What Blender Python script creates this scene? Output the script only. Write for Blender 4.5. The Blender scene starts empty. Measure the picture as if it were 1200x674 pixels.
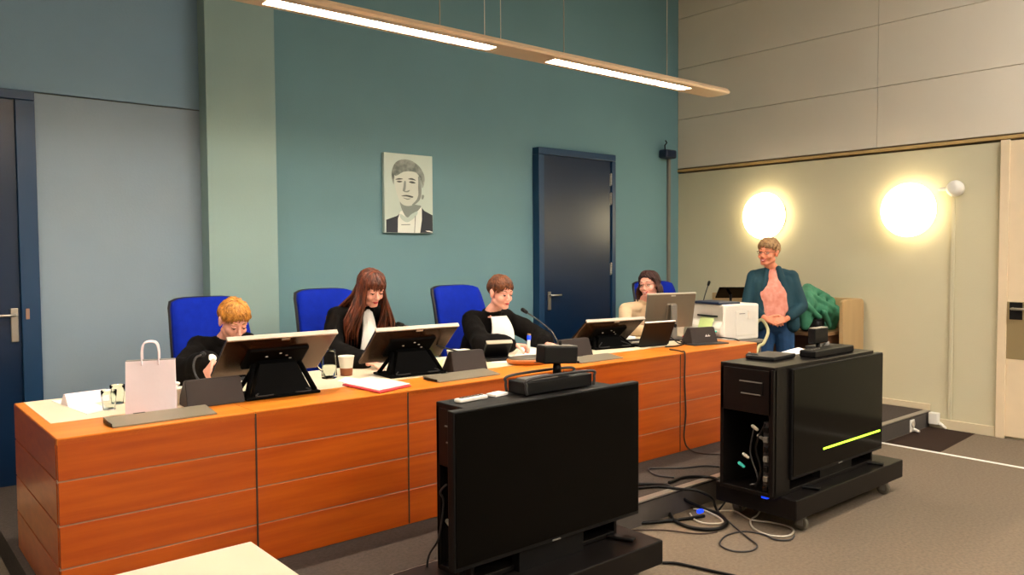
import bpy, bmesh, math, random
from mathutils import Vector, Matrix, noise
random.seed(7)
V = Vector
PI = math.pi
sc = bpy.context.scene
COL = sc.collection

# ---------------------------------------------------------------- camera (real metres; lower floor is z=0)
F_PX = 927.57
yaw, pitch, roll = .703282, -.0429716, -.00594391
_r = V((math.cos(yaw), -math.sin(yaw), 0)); _f0 = V((math.sin(yaw), math.cos(yaw), 0)); _u0 = V((0, 0, 1))
_w = _f0*math.cos(pitch) + _u0*math.sin(pitch)
_u = -_f0*math.sin(pitch) + _u0*math.cos(pitch)
CR = _r*math.cos(roll) + _u*math.sin(roll)
CU = -_r*math.sin(roll) + _u*math.cos(roll)
CW = _w
CAM = V((0, 0, 1.65))
def ray(x, y): return CW + ((x-600)*CR - (y-337)*CU)/F_PX
def atz(x, y, z): d = ray(x, y); return CAM + d*((z-CAM.z)/d.z)
def aty(x, y, Y): d = ray(x, y); return CAM + d*(Y/d.y)
def atx(x, y, X): d = ray(x, y); return CAM + d*(X/d.x)

cam_d = bpy.data.cameras.new('camera'); cam = bpy.data.objects.new('camera', cam_d); COL.objects.link(cam)
cam_d.sensor_width = 36; cam_d.lens = F_PX/1200*36; cam_d.clip_start = .05
cam.matrix_world = Matrix(((CR.x, CU.x, -CW.x, CAM.x), (CR.y, CU.y, -CW.y, CAM.y), (CR.z, CU.z, -CW.z, CAM.z), (0, 0, 0, 1)))
sc.camera = cam

# ---------------------------------------------------------------- materials
def lin(h):
    h = h.lstrip('#'); o = []
    for i in (0, 2, 4):
        c = int(h[i:i+2], 16)/255
        o.append(c/12.92 if c <= .04045 else ((c+.055)/1.055)**2.4)
    return (*o, 1)
def mat(name, col, rough=.6, metal=0, spec=.5, var=.0, vscale=8, stretch=(1, 1, 1), bump=0, bscale=60, emit=None, estr=0, trans=0, coat=0, col2=None, sheen=0, bstretch=None):
    m = bpy.data.materials.new(name); m.use_nodes = True
    nt = m.node_tree; N = nt.nodes; L = nt.links; b = N['Principled BSDF']
    c = lin(col)
    b.inputs['Base Color'].default_value = c
    b.inputs['Roughness'].default_value = rough; b.inputs['Metallic'].default_value = metal
    b.inputs['Specular IOR Level'].default_value = spec
    b.inputs['Transmission Weight'].default_value = trans
    b.inputs['Coat Weight'].default_value = coat
    b.inputs['Sheen Weight'].default_value = sheen
    if trans: b.inputs['IOR'].default_value = 1.12
    if emit:
        b.inputs['Emission Color'].default_value = lin(emit); b.inputs['Emission Strength'].default_value = estr
    tc = N.new('ShaderNodeTexCoord')
    if var or col2:
        mp = N.new('ShaderNodeMapping'); mp.inputs['Scale'].default_value = stretch
        nz = N.new('ShaderNodeTexNoise'); nz.inputs['Scale'].default_value = vscale; nz.inputs['Detail'].default_value = 6
        rp = N.new('ShaderNodeValToRGB')
        c2 = lin(col2) if col2 else tuple(min(1, x*(1+var)) for x in c[:3])+(1,)
        c1 = c if col2 else tuple(x*(1-var) for x in c[:3])+(1,)
        rp.color_ramp.elements[0].color = c1; rp.color_ramp.elements[1].color = c2
        rp.color_ramp.elements[0].position = .32; rp.color_ramp.elements[1].position = .68
        L.new(tc.outputs['Object'], mp.inputs[0]); L.new(mp.outputs[0], nz.inputs['Vector']); L.new(nz.outputs['Fac'], rp.inputs[0]); L.new(rp.outputs[0], b.inputs['Base Color'])
    if bump:
        mp2 = N.new('ShaderNodeMapping'); mp2.inputs['Scale'].default_value = bstretch or (1, 1, 1)
        n2 = N.new('ShaderNodeTexNoise'); n2.inputs['Scale'].default_value = bscale; n2.inputs['Detail'].default_value = 4
        bp = N.new('ShaderNodeBump'); bp.inputs['Strength'].default_value = bump; bp.inputs['Distance'].default_value = .01
        L.new(tc.outputs['Object'], mp2.inputs[0]); L.new(mp2.outputs[0], n2.inputs['Vector']); L.new(n2.outputs['Fac'], bp.inputs['Height']); L.new(bp.outputs[0], b.inputs['Normal'])
    return m
M = dict(
    wall_teal=mat('teal wall paint', '#658b95', .8, var=.04, vscale=1.2, bump=.15, bscale=90),
    wall_grey=mat('blue grey panel', '#8599a9', .75, var=.04, vscale=1.1, bump=.1, bscale=70),
    wall_bluegrey=mat('blue grey upper panel', '#7d9db4', .75, var=.04, vscale=1.1, bump=.1, bscale=70),
    pillar=mat('sea green pillar paint', '#8aa5a3', .8, var=.03, vscale=1.5, bump=.1),
    wall_beige=mat('sage beige wall paint', '#cdc6a8', .7, var=.03, vscale=1.2, bump=.1),
    wall_panel=mat('pale acoustic panel', '#e2d8c6', .75, var=.02, vscale=2, bump=.15, bscale=150),
    wood_trim=mat('tan trim', '#b99a62', .5),
    cream=mat('cream paint', '#d3c5a6', .6, var=.02),
    plaster=mat('plaster', '#b8b4a8', .8, var=.03),
    ceiling=mat('ceiling', '#c8c6be', .85, var=.02),
    carpet=mat('brown grey carpet', '#76695a', .95, var=.14, vscale=55, bump=.5, bscale=250, spec=.15),
    carpet2=mat('dark platform carpet', '#4c443f', .95, var=.16, vscale=60, bump=.5, bscale=260, spec=.15),
    carpet3=mat('dark brown mat', '#352720', .95, var=.1, vscale=60, bump=.4, bscale=260, spec=.15),
    carpet4=mat('paler olive carpet', '#8b8062', .95, var=.12, vscale=60, bump=.4, bscale=260, spec=.15),
    line=mat('white floor line', '#f6f4ee', .4, bump=.05),
    nosing=mat('aluminium nosing', '#a9a297', .35, metal=.6, bump=.1, bscale=200, bstretch=(1, 20, 1)),
    riser=mat('riser face', '#4a4440', .6, var=.08, vscale=20),
    door=mat('dark blue door lacquer', '#02203f', .33, var=.04, vscale=3),
    doorframe=mat('blue door frame', '#0a365a', .42, var=.04, vscale=3),
    doorpale=mat('cream door', '#e3cfae', .5, var=.02),
    steel=mat('brushed steel', '#b9b6ae', .3, metal=.9, bump=.05, bscale=100, bstretch=(1, 1, 30)),
    brass=mat('satin brass plate', '#a2916a', .45, metal=.5, bump=.05, bscale=80, bstretch=(1, 1, 30)),
    wood=mat('cherry veneer', '#a8450c', .36, col2='#be5812', vscale=3, stretch=(.6, 3, 9), coat=.15, bump=.03, bscale=30, bstretch=(1, 1, 8)),
    woodtop=mat('cherry with painted glare', '#d67a1e', .38, col2='#e48a2a', vscale=3, stretch=(.6, 6, 3), coat=.1),  # glare on the desk top is put into this lighter colour
    groove=mat('groove strip', '#a58270', .4, metal=.3, var=.05),
    inset=mat('ivory desk inlay', '#e6d9bd', .45, var=.02),
    plinth=mat('dark plinth', '#3c2a22', .6, var=.05),
    strip=mat('taupe metal strip', '#8c8473', .4, metal=.35, var=.03),
    wedge=mat('graphite housing', '#352d2a', .6, var=.05, spec=.25),
    matteblack=mat('matte black plastic', '#040404', .7, var=.1, spec=.06),
    black=mat('black plastic', '#060506', .5, var=.1, spec=.25),
    blackgloss=mat('black glass', '#010101', .10, spec=.12, var=.1),
    blackcab=mat('black cabinet', '#0c0807', .45, spec=.25, var=.12, vscale=6),
    darkgrey=mat('dark grey plastic', '#2c2a2b', .5, var=.08),
    grey=mat('grey plastic', '#77736c', .45, var=.05),
    silver=mat('silver monitor shell', '#8f8577', .32, metal=.75, var=.04, bump=.03),
    bronzeback=mat('bronze monitor shell', '#503a2a', .24, metal=.7, var=.04, bump=.03),
    silveredge=mat('silver bezel', '#cfc8ba', .35, metal=.4, var=.02),
    white=mat('white plastic', '#ece7dd', .4, var=.02),
    paper=mat('white paper', '#f6f2ec', .8, var=.02),
    bagpaper=mat('white bag paper', '#efe3ea', .8, var=.02, bump=.1, bscale=40),
    red=mat('red card', '#c9303a', .6, var=.05),
    chair=mat('royal blue fabric', '#04229a', .9, var=.10, vscale=20, bump=.3, bscale=300, spec=.15),
    chairback=mat('black chair shell', '#15151b', .5, var=.05),
    glass=mat('clear glass', '#f4faf8', .03, trans=1, bump=.02),
    cuprim=mat('cup paper', '#f1ead8', .6, var=.02),
    cupband=mat('brown cup band', '#9c5a34', .6, var=.04),
    tray=mat('tray wood', '#b06a2c', .4, var=.1, stretch=(1, 6, 1)),
    leather=mat('grey leather pad', '#5e584b', .5, var=.06, bump=.2),
    lampbody=mat('lamp body', '#dcbf9c', .45, metal=.15, var=.02),
    tube=mat('lamp tube', '#fff6e0', .5, emit='#fff0dc', estr=60, var=.01),
    dome=mat('opal dome', '#fff6d8', .4, emit='#ffe9b8', estr=7, var=.01),
    panel=mat('added ceiling diffuser', '#ffffff', .5, emit='#fbf6ee', estr=13, var=.01),  # glow of the added ceiling lamps
    green_reflection=mat('painted green reflection', '#b7ff3a', .4, emit='#b4f52e', estr=2.2, var=.01),  # glows in place of a reflection on the right screen
    blueled=mat('blue connector', '#0e3cf0', .4, emit='#0e3cf0', estr=.8, var=.01),
    navy=mat('navy plastic', '#0b1c3a', .5, var=.05),
    cyan=mat('turquoise plastic', '#3fc4bd', .45, var=.03),
    lime=mat('pale green sheet', '#d3e69a', .7, var=.03),
    yellow=mat('pale green hose', '#b9b48a', .5, var=.03),
    tan=mat('tan laminate', '#b4966b', .5, var=.05, vscale=3, stretch=(4, 4, .6)),
    brownwood=mat('brown laminate', '#6e4a31', .45, var=.08, vscale=4, stretch=(1, 1, 5)),
    browntop=mat('light brown top', '#9b7650', .45, var=.05),
    table=mat('ivory laminate table', '#d9cab2', .4, var=.02),
    coat=mat('green padded coat', '#3a8062', .7, var=.12, vscale=9, bump=.25, bscale=20),
    skin=mat('light skin', '#f4b09b', .5, var=.05, vscale=25),
    skin2=mat('warm skin', '#e6906e', .5, var=.05, vscale=25),
    blond=mat('ginger blond hair', '#8f5a1c', .5, col2='#d9973d', vscale=40),
    brown=mat('light brown hair', '#3c1c0c', .5, col2='#7d4520', vscale=30),
    auburn=mat('long auburn hair', '#2e130a', .45, col2='#75371a', vscale=22, stretch=(2, 2, .5)),
    darkbrown=mat('dark brown hair', '#1e0a08', .6, col2='#42180f', vscale=30),
    greyblond=mat('grey blond hair', '#7a5a3b', .55, col2='#bb9566', vscale=40),
    robe=mat('black robe cloth', '#0a0706', .9, var=.2, vscale=10, bump=.25, bscale=120, spec=.15),
    bib=mat('white jabot cloth', '#f5f1ea', .8, var=.02, bump=.3, bscale=30, bstretch=(6, 6, .6)),
    beigecloth=mat('beige jacket cloth', '#d9bc97', .85, var=.05, bump=.2, bscale=100),
    teal=mat('teal blazer cloth', '#073846', .8, var=.1, bump=.2, bscale=120),
    pink=mat('pink blouse cloth', '#d88472', .8, col2='#e8a392', vscale=22, bump=.2),
    jeans=mat('blue jeans', '#0e3c66', .8, var=.15, vscale=25, bump=.25, bscale=200),
    lips=mat('lips', '#c4484a', .5, var=.03),
    lipdark=mat('mouth shadow colour', '#7a2f2c', .6, var=.03),
    teeth=mat('teeth', '#fff4ea', .4, var=.01),
    eyewhite=mat('eye white', '#efe6df', .3, var=.01),
    iris=mat('dark iris', '#1e1512', .2, var=.05),
    brow=mat('eyebrow hair', '#6b3a1f', .7, var=.05),
    p_bg=mat('print pale grey', '#b9cbc3', .5, var=.02), p_face=mat('print light tone', '#c3ccc3', .5, var=.02),
    p_mid=mat('print mid tone', '#7f8b86', .5, var=.02), p_dark=mat('print dark tone', '#1a2430', .5, var=.05),
    p_hair=mat('print hair tone', '#56615d', .5, col2='#98a39c', vscale=14), p_white=mat('print white', '#dfe6df', .5, var=.02),
    p_shadow=mat('print deep tone', '#3e4846', .5, var=.02),
)

# ---------------------------------------------------------------- mesh builder
class MB:
    def __init__(s): s.bm = bmesh.new(); s.mi = 0; s.mats = []
    def use(s, m):
        if m not in s.mats: s.mats.append(m)
        s.mi = s.mats.index(m); return s
    def _take(s, fs):
        for f in fs: f.material_index = s.mi
    def box(s, c, size, rot=None, bev=0, seg=2):
        t = bmesh.new(); bmesh.ops.create_cube(t, size=1)
        bmesh.ops.scale(t, vec=V(size), verts=t.verts)
        if bev: bmesh.ops.bevel(t, geom=list(t.edges), offset=min(bev, min(size)*.49), segments=seg, affect='EDGES', profile=.5)
        mt = Matrix.Translation(V(c))
        if rot is not None: mt = mt @ (rot.to_4x4() if isinstance(rot, Matrix) else Matrix.Rotation(rot, 4, 'Z'))
        s._add(t, mt); return s
    def _add(s, t, mt=None):
        if mt is not None: bmesh.ops.transform(t, matrix=mt, verts=t.verts)
        vm = {v: s.bm.verts.new(v.co) for v in t.verts}
        for f in t.faces:
            try: nf = s.bm.faces.new([vm[v] for v in f.verts]); nf.material_index = s.mi; nf.smooth = f.smooth
            except ValueError: pass
        t.free()
    def ell(s, c, r, rot=None, sub=3):
        t = bmesh.new(); bmesh.ops.create_icosphere(t, subdivisions=sub, radius=1)
        for f in t.faces: f.smooth = True
        mt = Matrix.Translation(V(c)) @ ((rot.to_4x4()) if rot is not None else Matrix()) @ Matrix.Diagonal((*r, 1))
        s._add(t, mt); return s
    def tube(s, pts, r, n=8, caps=True, flat=1.0):
        pts = [V(p) for p in pts]; k = len(pts)
        rs = r if isinstance(r, (list, tuple)) else [r]*k
        rings = []; prev = None
        for i, p in enumerate(pts):
            d = (pts[min(i+1, k-1)]-pts[max(i-1, 0)])
            d = d.normalized() if d.length > 1e-9 else V((0, 0, 1))
            if prev is None:
                a = V((0, 0, 1)) if abs(d.z) < .9 else V((1, 0, 0)); x = d.cross(a).normalized()
            else:
                x = prev - d*prev.dot(d)
                x = x.normalized() if x.length > 1e-6 else d.orthogonal().normalized()
            prev = x; y = d.cross(x)
            rings.append([s.bm.verts.new(p + (x*math.cos(2*PI*j/n) + y*math.sin(2*PI*j/n)*flat)*rs[i]) for j in range(n)])
        for a, b in zip(rings, rings[1:]):
            for j in range(n):
                f = s.bm.faces.new((a[j], a[(j+1) % n], b[(j+1) % n], b[j])); f.material_index = s.mi; f.smooth = True
        if caps:
            for rg in (rings[0][::-1], rings[-1]):
                f = s.bm.faces.new(rg); f.material_index = s.mi
        return s
    def cap(s, a, b, ra, rb=None, n=16):      # rounded cone
        rb = ra if rb is None else rb; a = V(a); b = V(b)
        s.ell(a, (ra,)*3, sub=2); s.ell(b, (rb,)*3, sub=2)
        if (b-a).length > 1e-5: s.tube([a, b], [ra, rb], n)
        return s
    def lathe(s, prof, c=(0, 0, 0), n=28, rot=None):
        c = V(c); rings = []
        mt = rot if rot is not None else Matrix.Identity(3)
        for rr, z in prof: rings.append([s.bm.verts.new(c + mt @ V((max(rr, 1e-4)*math.cos(2*PI*j/n), max(rr, 1e-4)*math.sin(2*PI*j/n), z))) for j in range(n)])
        for a, b in zip(rings, rings[1:]):
            for j in range(n):
                f = s.bm.faces.new((a[j], a[(j+1) % n], b[(j+1) % n], b[j])); f.material_index = s.mi; f.smooth = True
        for rg in (rings[0][::-1], rings[-1]):
            f = s.bm.faces.new(rg); f.material_index = s.mi
        return s
    def prism(s, poly, axis, a, b):           # poly of 2D points extruded along axis between a and b
        def P(u, v, w):
            return {'x': V((w, u, v)), 'y': V((u, w, v)), 'z': V((u, v, w))}[axis]
        A = [s.bm.verts.new(P(u, v, a)) for u, v in poly]; B = [s.bm.verts.new(P(u, v, b)) for u, v in poly]
        n = len(poly)
        fs = [s.bm.faces.new(A), s.bm.faces.new(B[::-1])]
        for i in range(n): fs.append(s.bm.faces.new((A[i], B[i], B[(i+1) % n], A[(i+1) % n])))
        s._take(fs); return s
    def hexa(s, p8):                          # 4 bottom then 4 top
        v = [s.bm.verts.new(V(p)) for p in p8]
        fs = [s.bm.faces.new([v[i] for i in q]) for q in ((3, 2, 1, 0), (4, 5, 6, 7), (0, 1, 5, 4), (1, 2, 6, 5), (2, 3, 7, 6), (3, 0, 4, 7))]
        s._take(fs); return s
    def build(s, name, m=None, parent=None, world=False, smooth=False, loc=None):
        bmesh.ops.recalc_face_normals(s.bm, faces=s.bm.faces)
        me = bpy.data.meshes.new(name)
        off = V((0, 0, 0))
        if parent is not None and world: off = root_loc(parent)
        if parent is None and world: off = V(loc) if loc is not None else V((0, 0, 0))
        if off.length: bmesh.ops.translate(s.bm, vec=-off, verts=s.bm.verts)
        if smooth:
            for f in s.bm.faces: f.smooth = True
        s.bm.to_mesh(me); s.bm.free()
        if s.mats:
            for x in s.mats: me.materials.append(M[x])
        else: me.materials.append(M[m])
        if smooth == 'auto' and hasattr(me, 'set_sharp_from_angle'): me.set_sharp_from_angle(angle=R(35))
        o = bpy.data.objects.new(name, me); COL.objects.link(o)
        if parent is not None: o.parent = parent
        elif world: o.location = off
        elif loc is not None: o.location = loc
        return o
def R(d): return math.radians(d)
def root_loc(o):
    l = V((0, 0, 0))
    while o is not None: l = l + V(o.location); o = o.parent
    return l
def tag(o, label, cat, group=None):
    o['label'] = label; o['category'] = cat
    if group: o['group'] = group
    return o
def thing(name, label, cat, loc=(0, 0, 0), rz=0, group=None):
    o = bpy.data.objects.new(name, None); o.empty_display_size = .1; COL.objects.link(o)
    o.location = loc; o.rotation_euler = (0, 0, rz)
    return tag(o, label, cat, group)
def struct(o): o['kind'] = 'structure'; return o
def sstruct(name, loc=(0, 0, 0)):
    o = bpy.data.objects.new(name, None); COL.objects.link(o); o.location = loc; return struct(o)
def copy_tree(o, parent=None):
    c = o.copy(); COL.objects.link(c)
    if parent is not None: c.parent = parent
    for ch in list(o.children): copy_tree(ch, c)
    return c
def fuse(mb, name, m, parent, voxel=.006, smooth=3, fold=0, fscale=9, keep=None):
    """union overlapping closed shapes into one continuous surface; world coordinates in, parent-local out"""
    bmesh.ops.recalc_face_normals(mb.bm, faces=mb.bm.faces)
    me = bpy.data.meshes.new('tmp'); mb.bm.to_mesh(me); mb.bm.free()
    t = bpy.data.objects.new('tmp', me); COL.objects.link(t)
    rm = t.modifiers.new('r', 'REMESH'); rm.mode = 'VOXEL'; rm.voxel_size = voxel; rm.adaptivity = 0
    if smooth:
        sm = t.modifiers.new('s', 'SMOOTH'); sm.factor = .5; sm.iterations = smooth
    dg = bpy.context.evaluated_depsgraph_get(); dg.update()
    out = bpy.data.meshes.new_from_object(t.evaluated_get(dg))
    bpy.data.objects.remove(t); bpy.data.meshes.remove(me)
    off = root_loc(parent) if parent is not None else V((0, 0, 0))
    if fold:
        out.update()
        ns = [v.normal.copy() for v in out.vertices]
        for v, nn in zip(out.vertices, ns):
            p = v.co; q = V((p.x*fscale, p.y*fscale, p.z*fscale*.45))
            v.co = p + nn*(noise.noise(q)*fold + noise.noise(q*2.3)*fold*.4)
    for v in out.vertices: v.co -= off
    for p in out.polygons: p.use_smooth = True
    out.name = name; out.materials.clear(); out.materials.append(M[m])
    o = bpy.data.objects.new(name, out); COL.objects.link(o)
    if parent is not None: o.parent = parent
    return o

# ================================================================= THE ROOM
YB = 6.046; XW = 7.767; HP = .154; CZ = 4.95; XL = -3.6; YR = -4.6
struct(MB().box(((XL+XW)/2, (YB+YR)/2, -.05), (XW-XL+.4, YB-YR+.4, .1)).build('floor', 'carpet'))
struct(MB().box(((XL+XW)/2, (YB+YR)/2, CZ+.05), (XW-XL+.4, YB-YR+.4, .1)).build('ceiling', 'ceiling'))
# back wall: grey panels left of the pillar, teal to the right
bw = sstruct('wall_back')
m = MB().use('wall_teal'); m.box(((2.4+XW)/2, YB+.1, CZ/2), (XW-2.4+.2, .2, CZ))
m.use('wall_bluegrey').box(((XL+2.4)/2, YB+.1, (2.735+CZ)/2), (2.4-XL, .2, CZ-2.735))
m.use('wall_grey').box(((XL+2.4)/2, YB+.106, 2.725/2), (2.4-XL, .2, 2.725))
m.use('p_shadow').box(((XL+2.4)/2, YB+.12, 2.73), (2.4-XL, .2, .012))
struct(m.build('wall_surface', parent=bw))
px0 = aty(241, 100, YB-.15).x; px1 = aty(322.5, 100, YB-.15).x
struct(MB().box(((px0+px1)/2, YB-.075, CZ/2), (px1-px0, .15, CZ), bev=.004).build('wall_pillar', 'pillar'))
struct(MB().box((XW+.115, (YB+YR)/2, 2.6/2), (.2, YB-YR, 2.6)).build('wall_right', 'wall_beige'))
# upper right wall of pale panels with fine joints
m = MB().use('wall_panel')
zj = [2.668, 3.03, 3.395, 3.76, 4.125, 4.49, CZ]
pz = [atx(795, y, XW).z for y in (140.8, 81.8, 23)]
zj = [2.66] + pz + [pz[2]+.365, CZ]
zj = sorted(z for z in zj if z <= CZ)
yj = [YB, 3.631, 3.631-2.415, 3.631-4.83, YR]
for a, b in zip(zj, zj[1:]):
    for c, d in zip(yj, yj[1:]):
        m.box((XW+.1, (c+d)/2, (a+b)/2), (.2, abs(c-d)-.004, b-a-.005), bev=.002, seg=1)
m.use('groove').box((XW+.12, (YB+YR)/2, (2.66+CZ)/2), (.19, YB-YR, CZ-2.66))
struct(m.build('wall_right_upper'))
struct(MB().box((XW+.095, (YB+YR)/2, 2.635), (.2, YB-YR, .03), bev=.003).build('trim_1', 'wood_trim'))
struct(MB().box((XL-.1, (YB+YR)/2, CZ/2), (.2, YB-YR+.4, CZ)).build('wall_left', 'plaster'))
struct(MB().box(((XL+XW)/2, YR-.1, CZ/2), (XW-XL+.4, .2, CZ)).build('wall_rear', 'plaster'))
# platform with aluminium nosing
PX0 = .62; PY0 = 3.093
m = MB().use('carpet2').box(((PX0+XW)/2, (PY0+.035+YB)/2, HP/2), (XW-PX0, YB-PY0-.035, HP))
m.use('riser').box(((PX0+XW)/2, PY0+.022, HP/2-.01), (XW-PX0, .03, HP-.02))
struct(m.build('floor_platform'))
struct(MB().box(((PX0+XW)/2, PY0+.025, HP-.004), (XW-PX0, .055, .012), bev=.003).build('trim_2', 'nosing'))
# baseboards
struct(MB().box((XW-.004, (PY0+YB)/2, HP+.03), (.022, YB-PY0, .06), bev=.004).build('baseboard_right_platform', 'cream'))
struct(MB().box((XW-.004, (PY0+2.54)/2, .045), (.022, PY0-2.54, .09), bev=.004).build('baseboard_right', 'cream'))
struct(MB().box(((XL+PX0)/2, YB-.012, .073), (PX0-XL+.3, .024, .146), bev=.004).build('baseboard_back', 'cream'))
# floor markings
m = MB().use('line').box((6.79, .6, .002), (.035, 5.0, .004))
struct(m.build('floor_white_line'))
m = MB().use('carpet3').prism([(6.83, 3.09), (7.75, 3.09), (7.75, 2.70), (6.9, 2.64), (6.82, 2.64)], 'z', .0, .003)
struct(m.build('floor_dark_mat'))
struct(MB().use('carpet4').box(((XL+.6)/2, (5.2+YB)/2, .002), (.6-XL, YB-5.2, .004)).build('floor_paler_strip'))  # paler stretch of floor along the back wall

# ---- dark blue doors in the back wall
def lever_set(parent, c, dirx, mirror=1, h=.19):
    m = MB().box((c[0], c[1]-.006, c[2]), (.045, .012, h), bev=.005).build('handle_plate', 'steel', parent)
    MB().cap((c[0], c[1]-.01, c[2]+h*.3), (c[0], c[1]-.055, c[2]+h*.3), .010).cap((c[0], c[1]-.055, c[2]+h*.3), (c[0]+dirx*.13, c[1]-.05, c[2]+h*.3), .0095, .0085).build('handle_lever', 'steel', m)
d1 = sstruct('door_1', (0, 0, 0))
dx0 = aty(622, 180, YB).x + .02; dx1 = aty(714, 182, YB).x; dz = 2.725
m = MB()
FD = .10
for (a, b, c, d) in ((dx0, dx0+.075, HP, dz-.071), (dx1-.06, dx1, HP, dz-.071), (dx0, dx1, dz-.07, dz)):
    m.box(((a+b)/2, YB-FD/2, (c+d)/2), (b-a, FD, d-c), bev=.006)
struct(m.build('door_frame', 'doorframe', d1))
struct(MB().box(((dx0+.075+dx1-.06)/2, YB-.055, (HP+.01+dz-.07)/2), (dx1-dx0-.141, .05, dz-.08-HP), bev=.004).build('door_leaf', 'door', d1))
lever_set(d1, (dx0+.15, YB-.08, 1.16), 1)
for z in (2.45, 2.24, 1.47):
    hm = MB()
    for k in range(5): hm.cap((dx1-.062, YB-.085, z-.05+k*.025), (dx1-.062, YB-.085, z-.035+k*.025), .011)
    hm.box((dx1-.062, YB-.08, z), (.035, .006, .13)).build('hinge', 'steel', d1)
d2 = sstruct('door_2', (0, 0, 0))
lx = 1.0
m = MB().box((lx-.055, YB-.03, (.146+2.664)/2), (.11, .06, 2.664-.146), bev=.004).box((lx-.7, YB-.03, 2.695), (1.4, .06, .06), bev=.004)
struct(m.build('door_frame', 'doorframe', d2))
struct(MB().box((lx-.11-.5, YB-.01, (.15+2.665)/2), (1.0, .05, 2.665-.15), bev=.004).build('door_leaf', 'door', d2))
hp_ = aty(17, 381, YB-.03)
lever_set(d2, (hp_.x, YB-.035, hp_.z), -1, h=.22)
lk = aty(32.5, 368, YB-.06)
MB().box((lk.x, YB-.062, lk.z), (.022, .008, .07), bev=.003).build('strike_plate', 'groove', d2)
# pale door at the right edge
d3 = sstruct('door_3', (0, 0, 0))
m = MB().box((XW-.012, 2.50, 1.305), (.03, .07, 2.61), bev=.003)
struct(m.build('door_frame', 'doorpale', d3))
struct(MB().box((XW+.005, 1.95, 1.31), (.03, 1.03, 2.58), bev=.003).build('door_leaf', 'doorpale', d3))
MB().box((XW-.008, 2.33, .955), (.012, .34, .50), bev=.002).build('kick_plate', 'brass', d3)
h_ = atx(1190, 366, XW-.03)
m = MB().box((XW-.018, h_.y, h_.z+.01), (.012, .10, .15), bev=.004).build('lock_plate', 'black', d3)
MB().cap((XW-.02, h_.y+.02, h_.z+.03), (XW-.07, h_.y+.02, h_.z+.03), .011).cap((XW-.07, h_.y+.02, h_.z+.03), (XW-.07, h_.y-.13, h_.z+.03), .011).build('door_handle', 'steel', m)

# ================================================================= LAMPS
def luminaire(loc_y, z, x_end, n, label, group=None):
    L = 2.115*n + .47
    x_end -= .03; t = thing('suspended_lamp', label, 'lamp', (x_end, loc_y, z), group=group)
    # wing-shaped housing, open recesses below
    prof = [(-.118, .02), (-.11, .004), (-.055, .0), (-.05, .035), (.05, .035), (.055, .0), (.11, .004), (.118, .02), (.09, .05), (0, .07), (-.09, .05)]
    solid = [(-.118, .02), (-.11, .004), (-.055, .0), (.055, .0), (.11, .004), (.118, .02), (.09, .05), (0, .07), (-.09, .05)]
    m = MB(); x = 0
    m.prism(solid, 'x', -.46, 0)
    for k in range(n):
        a = -.46-k*2.115
        m.prism(prof, 'x', a-1.58, a); m.prism(solid, 'x', a-2.115, a-1.58)
    m.build('lamp_housing', 'lampbody', t)
    for k in range(n):
        a = -.47-k*2.115
        tm = MB(); tm.box((a-.78, 0, .022), (1.54, .078, .012), bev=.004)
        for q in range(16): tm.ell((a-.06-q*.0975, 0, .016), (.036, .03, .008), sub=1)
        tm.build('lamp_tube', 'tube', t)
    for xx in [-.72, -1.9, -3.0][:2+(n > 1)]:
        MB().tube([(xx, 0, .06), (xx, 0, CZ-z)], .004, 6).build('suspension_wire', 'steel', t)
    for xx in (-2.48, -2.62):
        MB().tube([(xx, .02, .06), (xx, .02, CZ-z)], .003, 6).build('suspension_wire', 'white', t)
    return t
luminaire(4.2, 3.03, 6.0, 3, 'long wing shaped suspended lamp with lit tube recesses above the desk')
# unseen copies of the lamp, added to brighten the walls
luminaire(1.0, 3.6, 5.2, 3, 'added unseen suspended lamp over the public side of the room, nearer row', 'added lamps over the public side')
luminaire(-2.2, 3.6, 5.2, 3, 'added unseen suspended lamp over the public side of the room, rear row', 'added lamps over the public side')
for (x, y) in ((5.9, .6), (5.9, -1.2), (5.9, -3.0), (2.2, -2.9)):  # added out of view to brighten the upper walls
    t = thing('added_ceiling_lamp', 'added unseen square ceiling lamp over the public side of the room', 'lamp', (x, y, CZ), group='added square ceiling lamps')
    MB().box((0, 0, -.008), (1.24, 1.24, .016), bev=.004).build('added_lamp_frame', 'white', t)
    MB().box((0, 0, -.019), (1.16, 1.16, .008), bev=.003).build('added_lamp_diffuser', 'panel', t)
for (x, y, rr, lb) in ((895, 253, .255, 'round glowing opal wall lamp above the standing woman'), (1064, 246, .255, 'round glowing opal wall lamp left of the small white detector')):
    p = atx(x, y, XW-.05)
    t = thing('wall_lamp', lb, 'lamp', (XW, p.y, p.z))
    rt = Matrix.Rotation(R(-90), 3, 'Y')
    MB().lathe([(rr*.93, 0), (rr*.93, .03), (rr*.9, .035)], rot=rt).build('lamp_base', 'white', t)
    MB().lathe([(rr*.9, .03), (rr, .045), (rr*.97, .075), (rr*.85, .105), (rr*.6, .13), (rr*.3, .142), (0.001, .145)], rot=rt, n=40).build('lamp_shade', 'dome', t)

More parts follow.
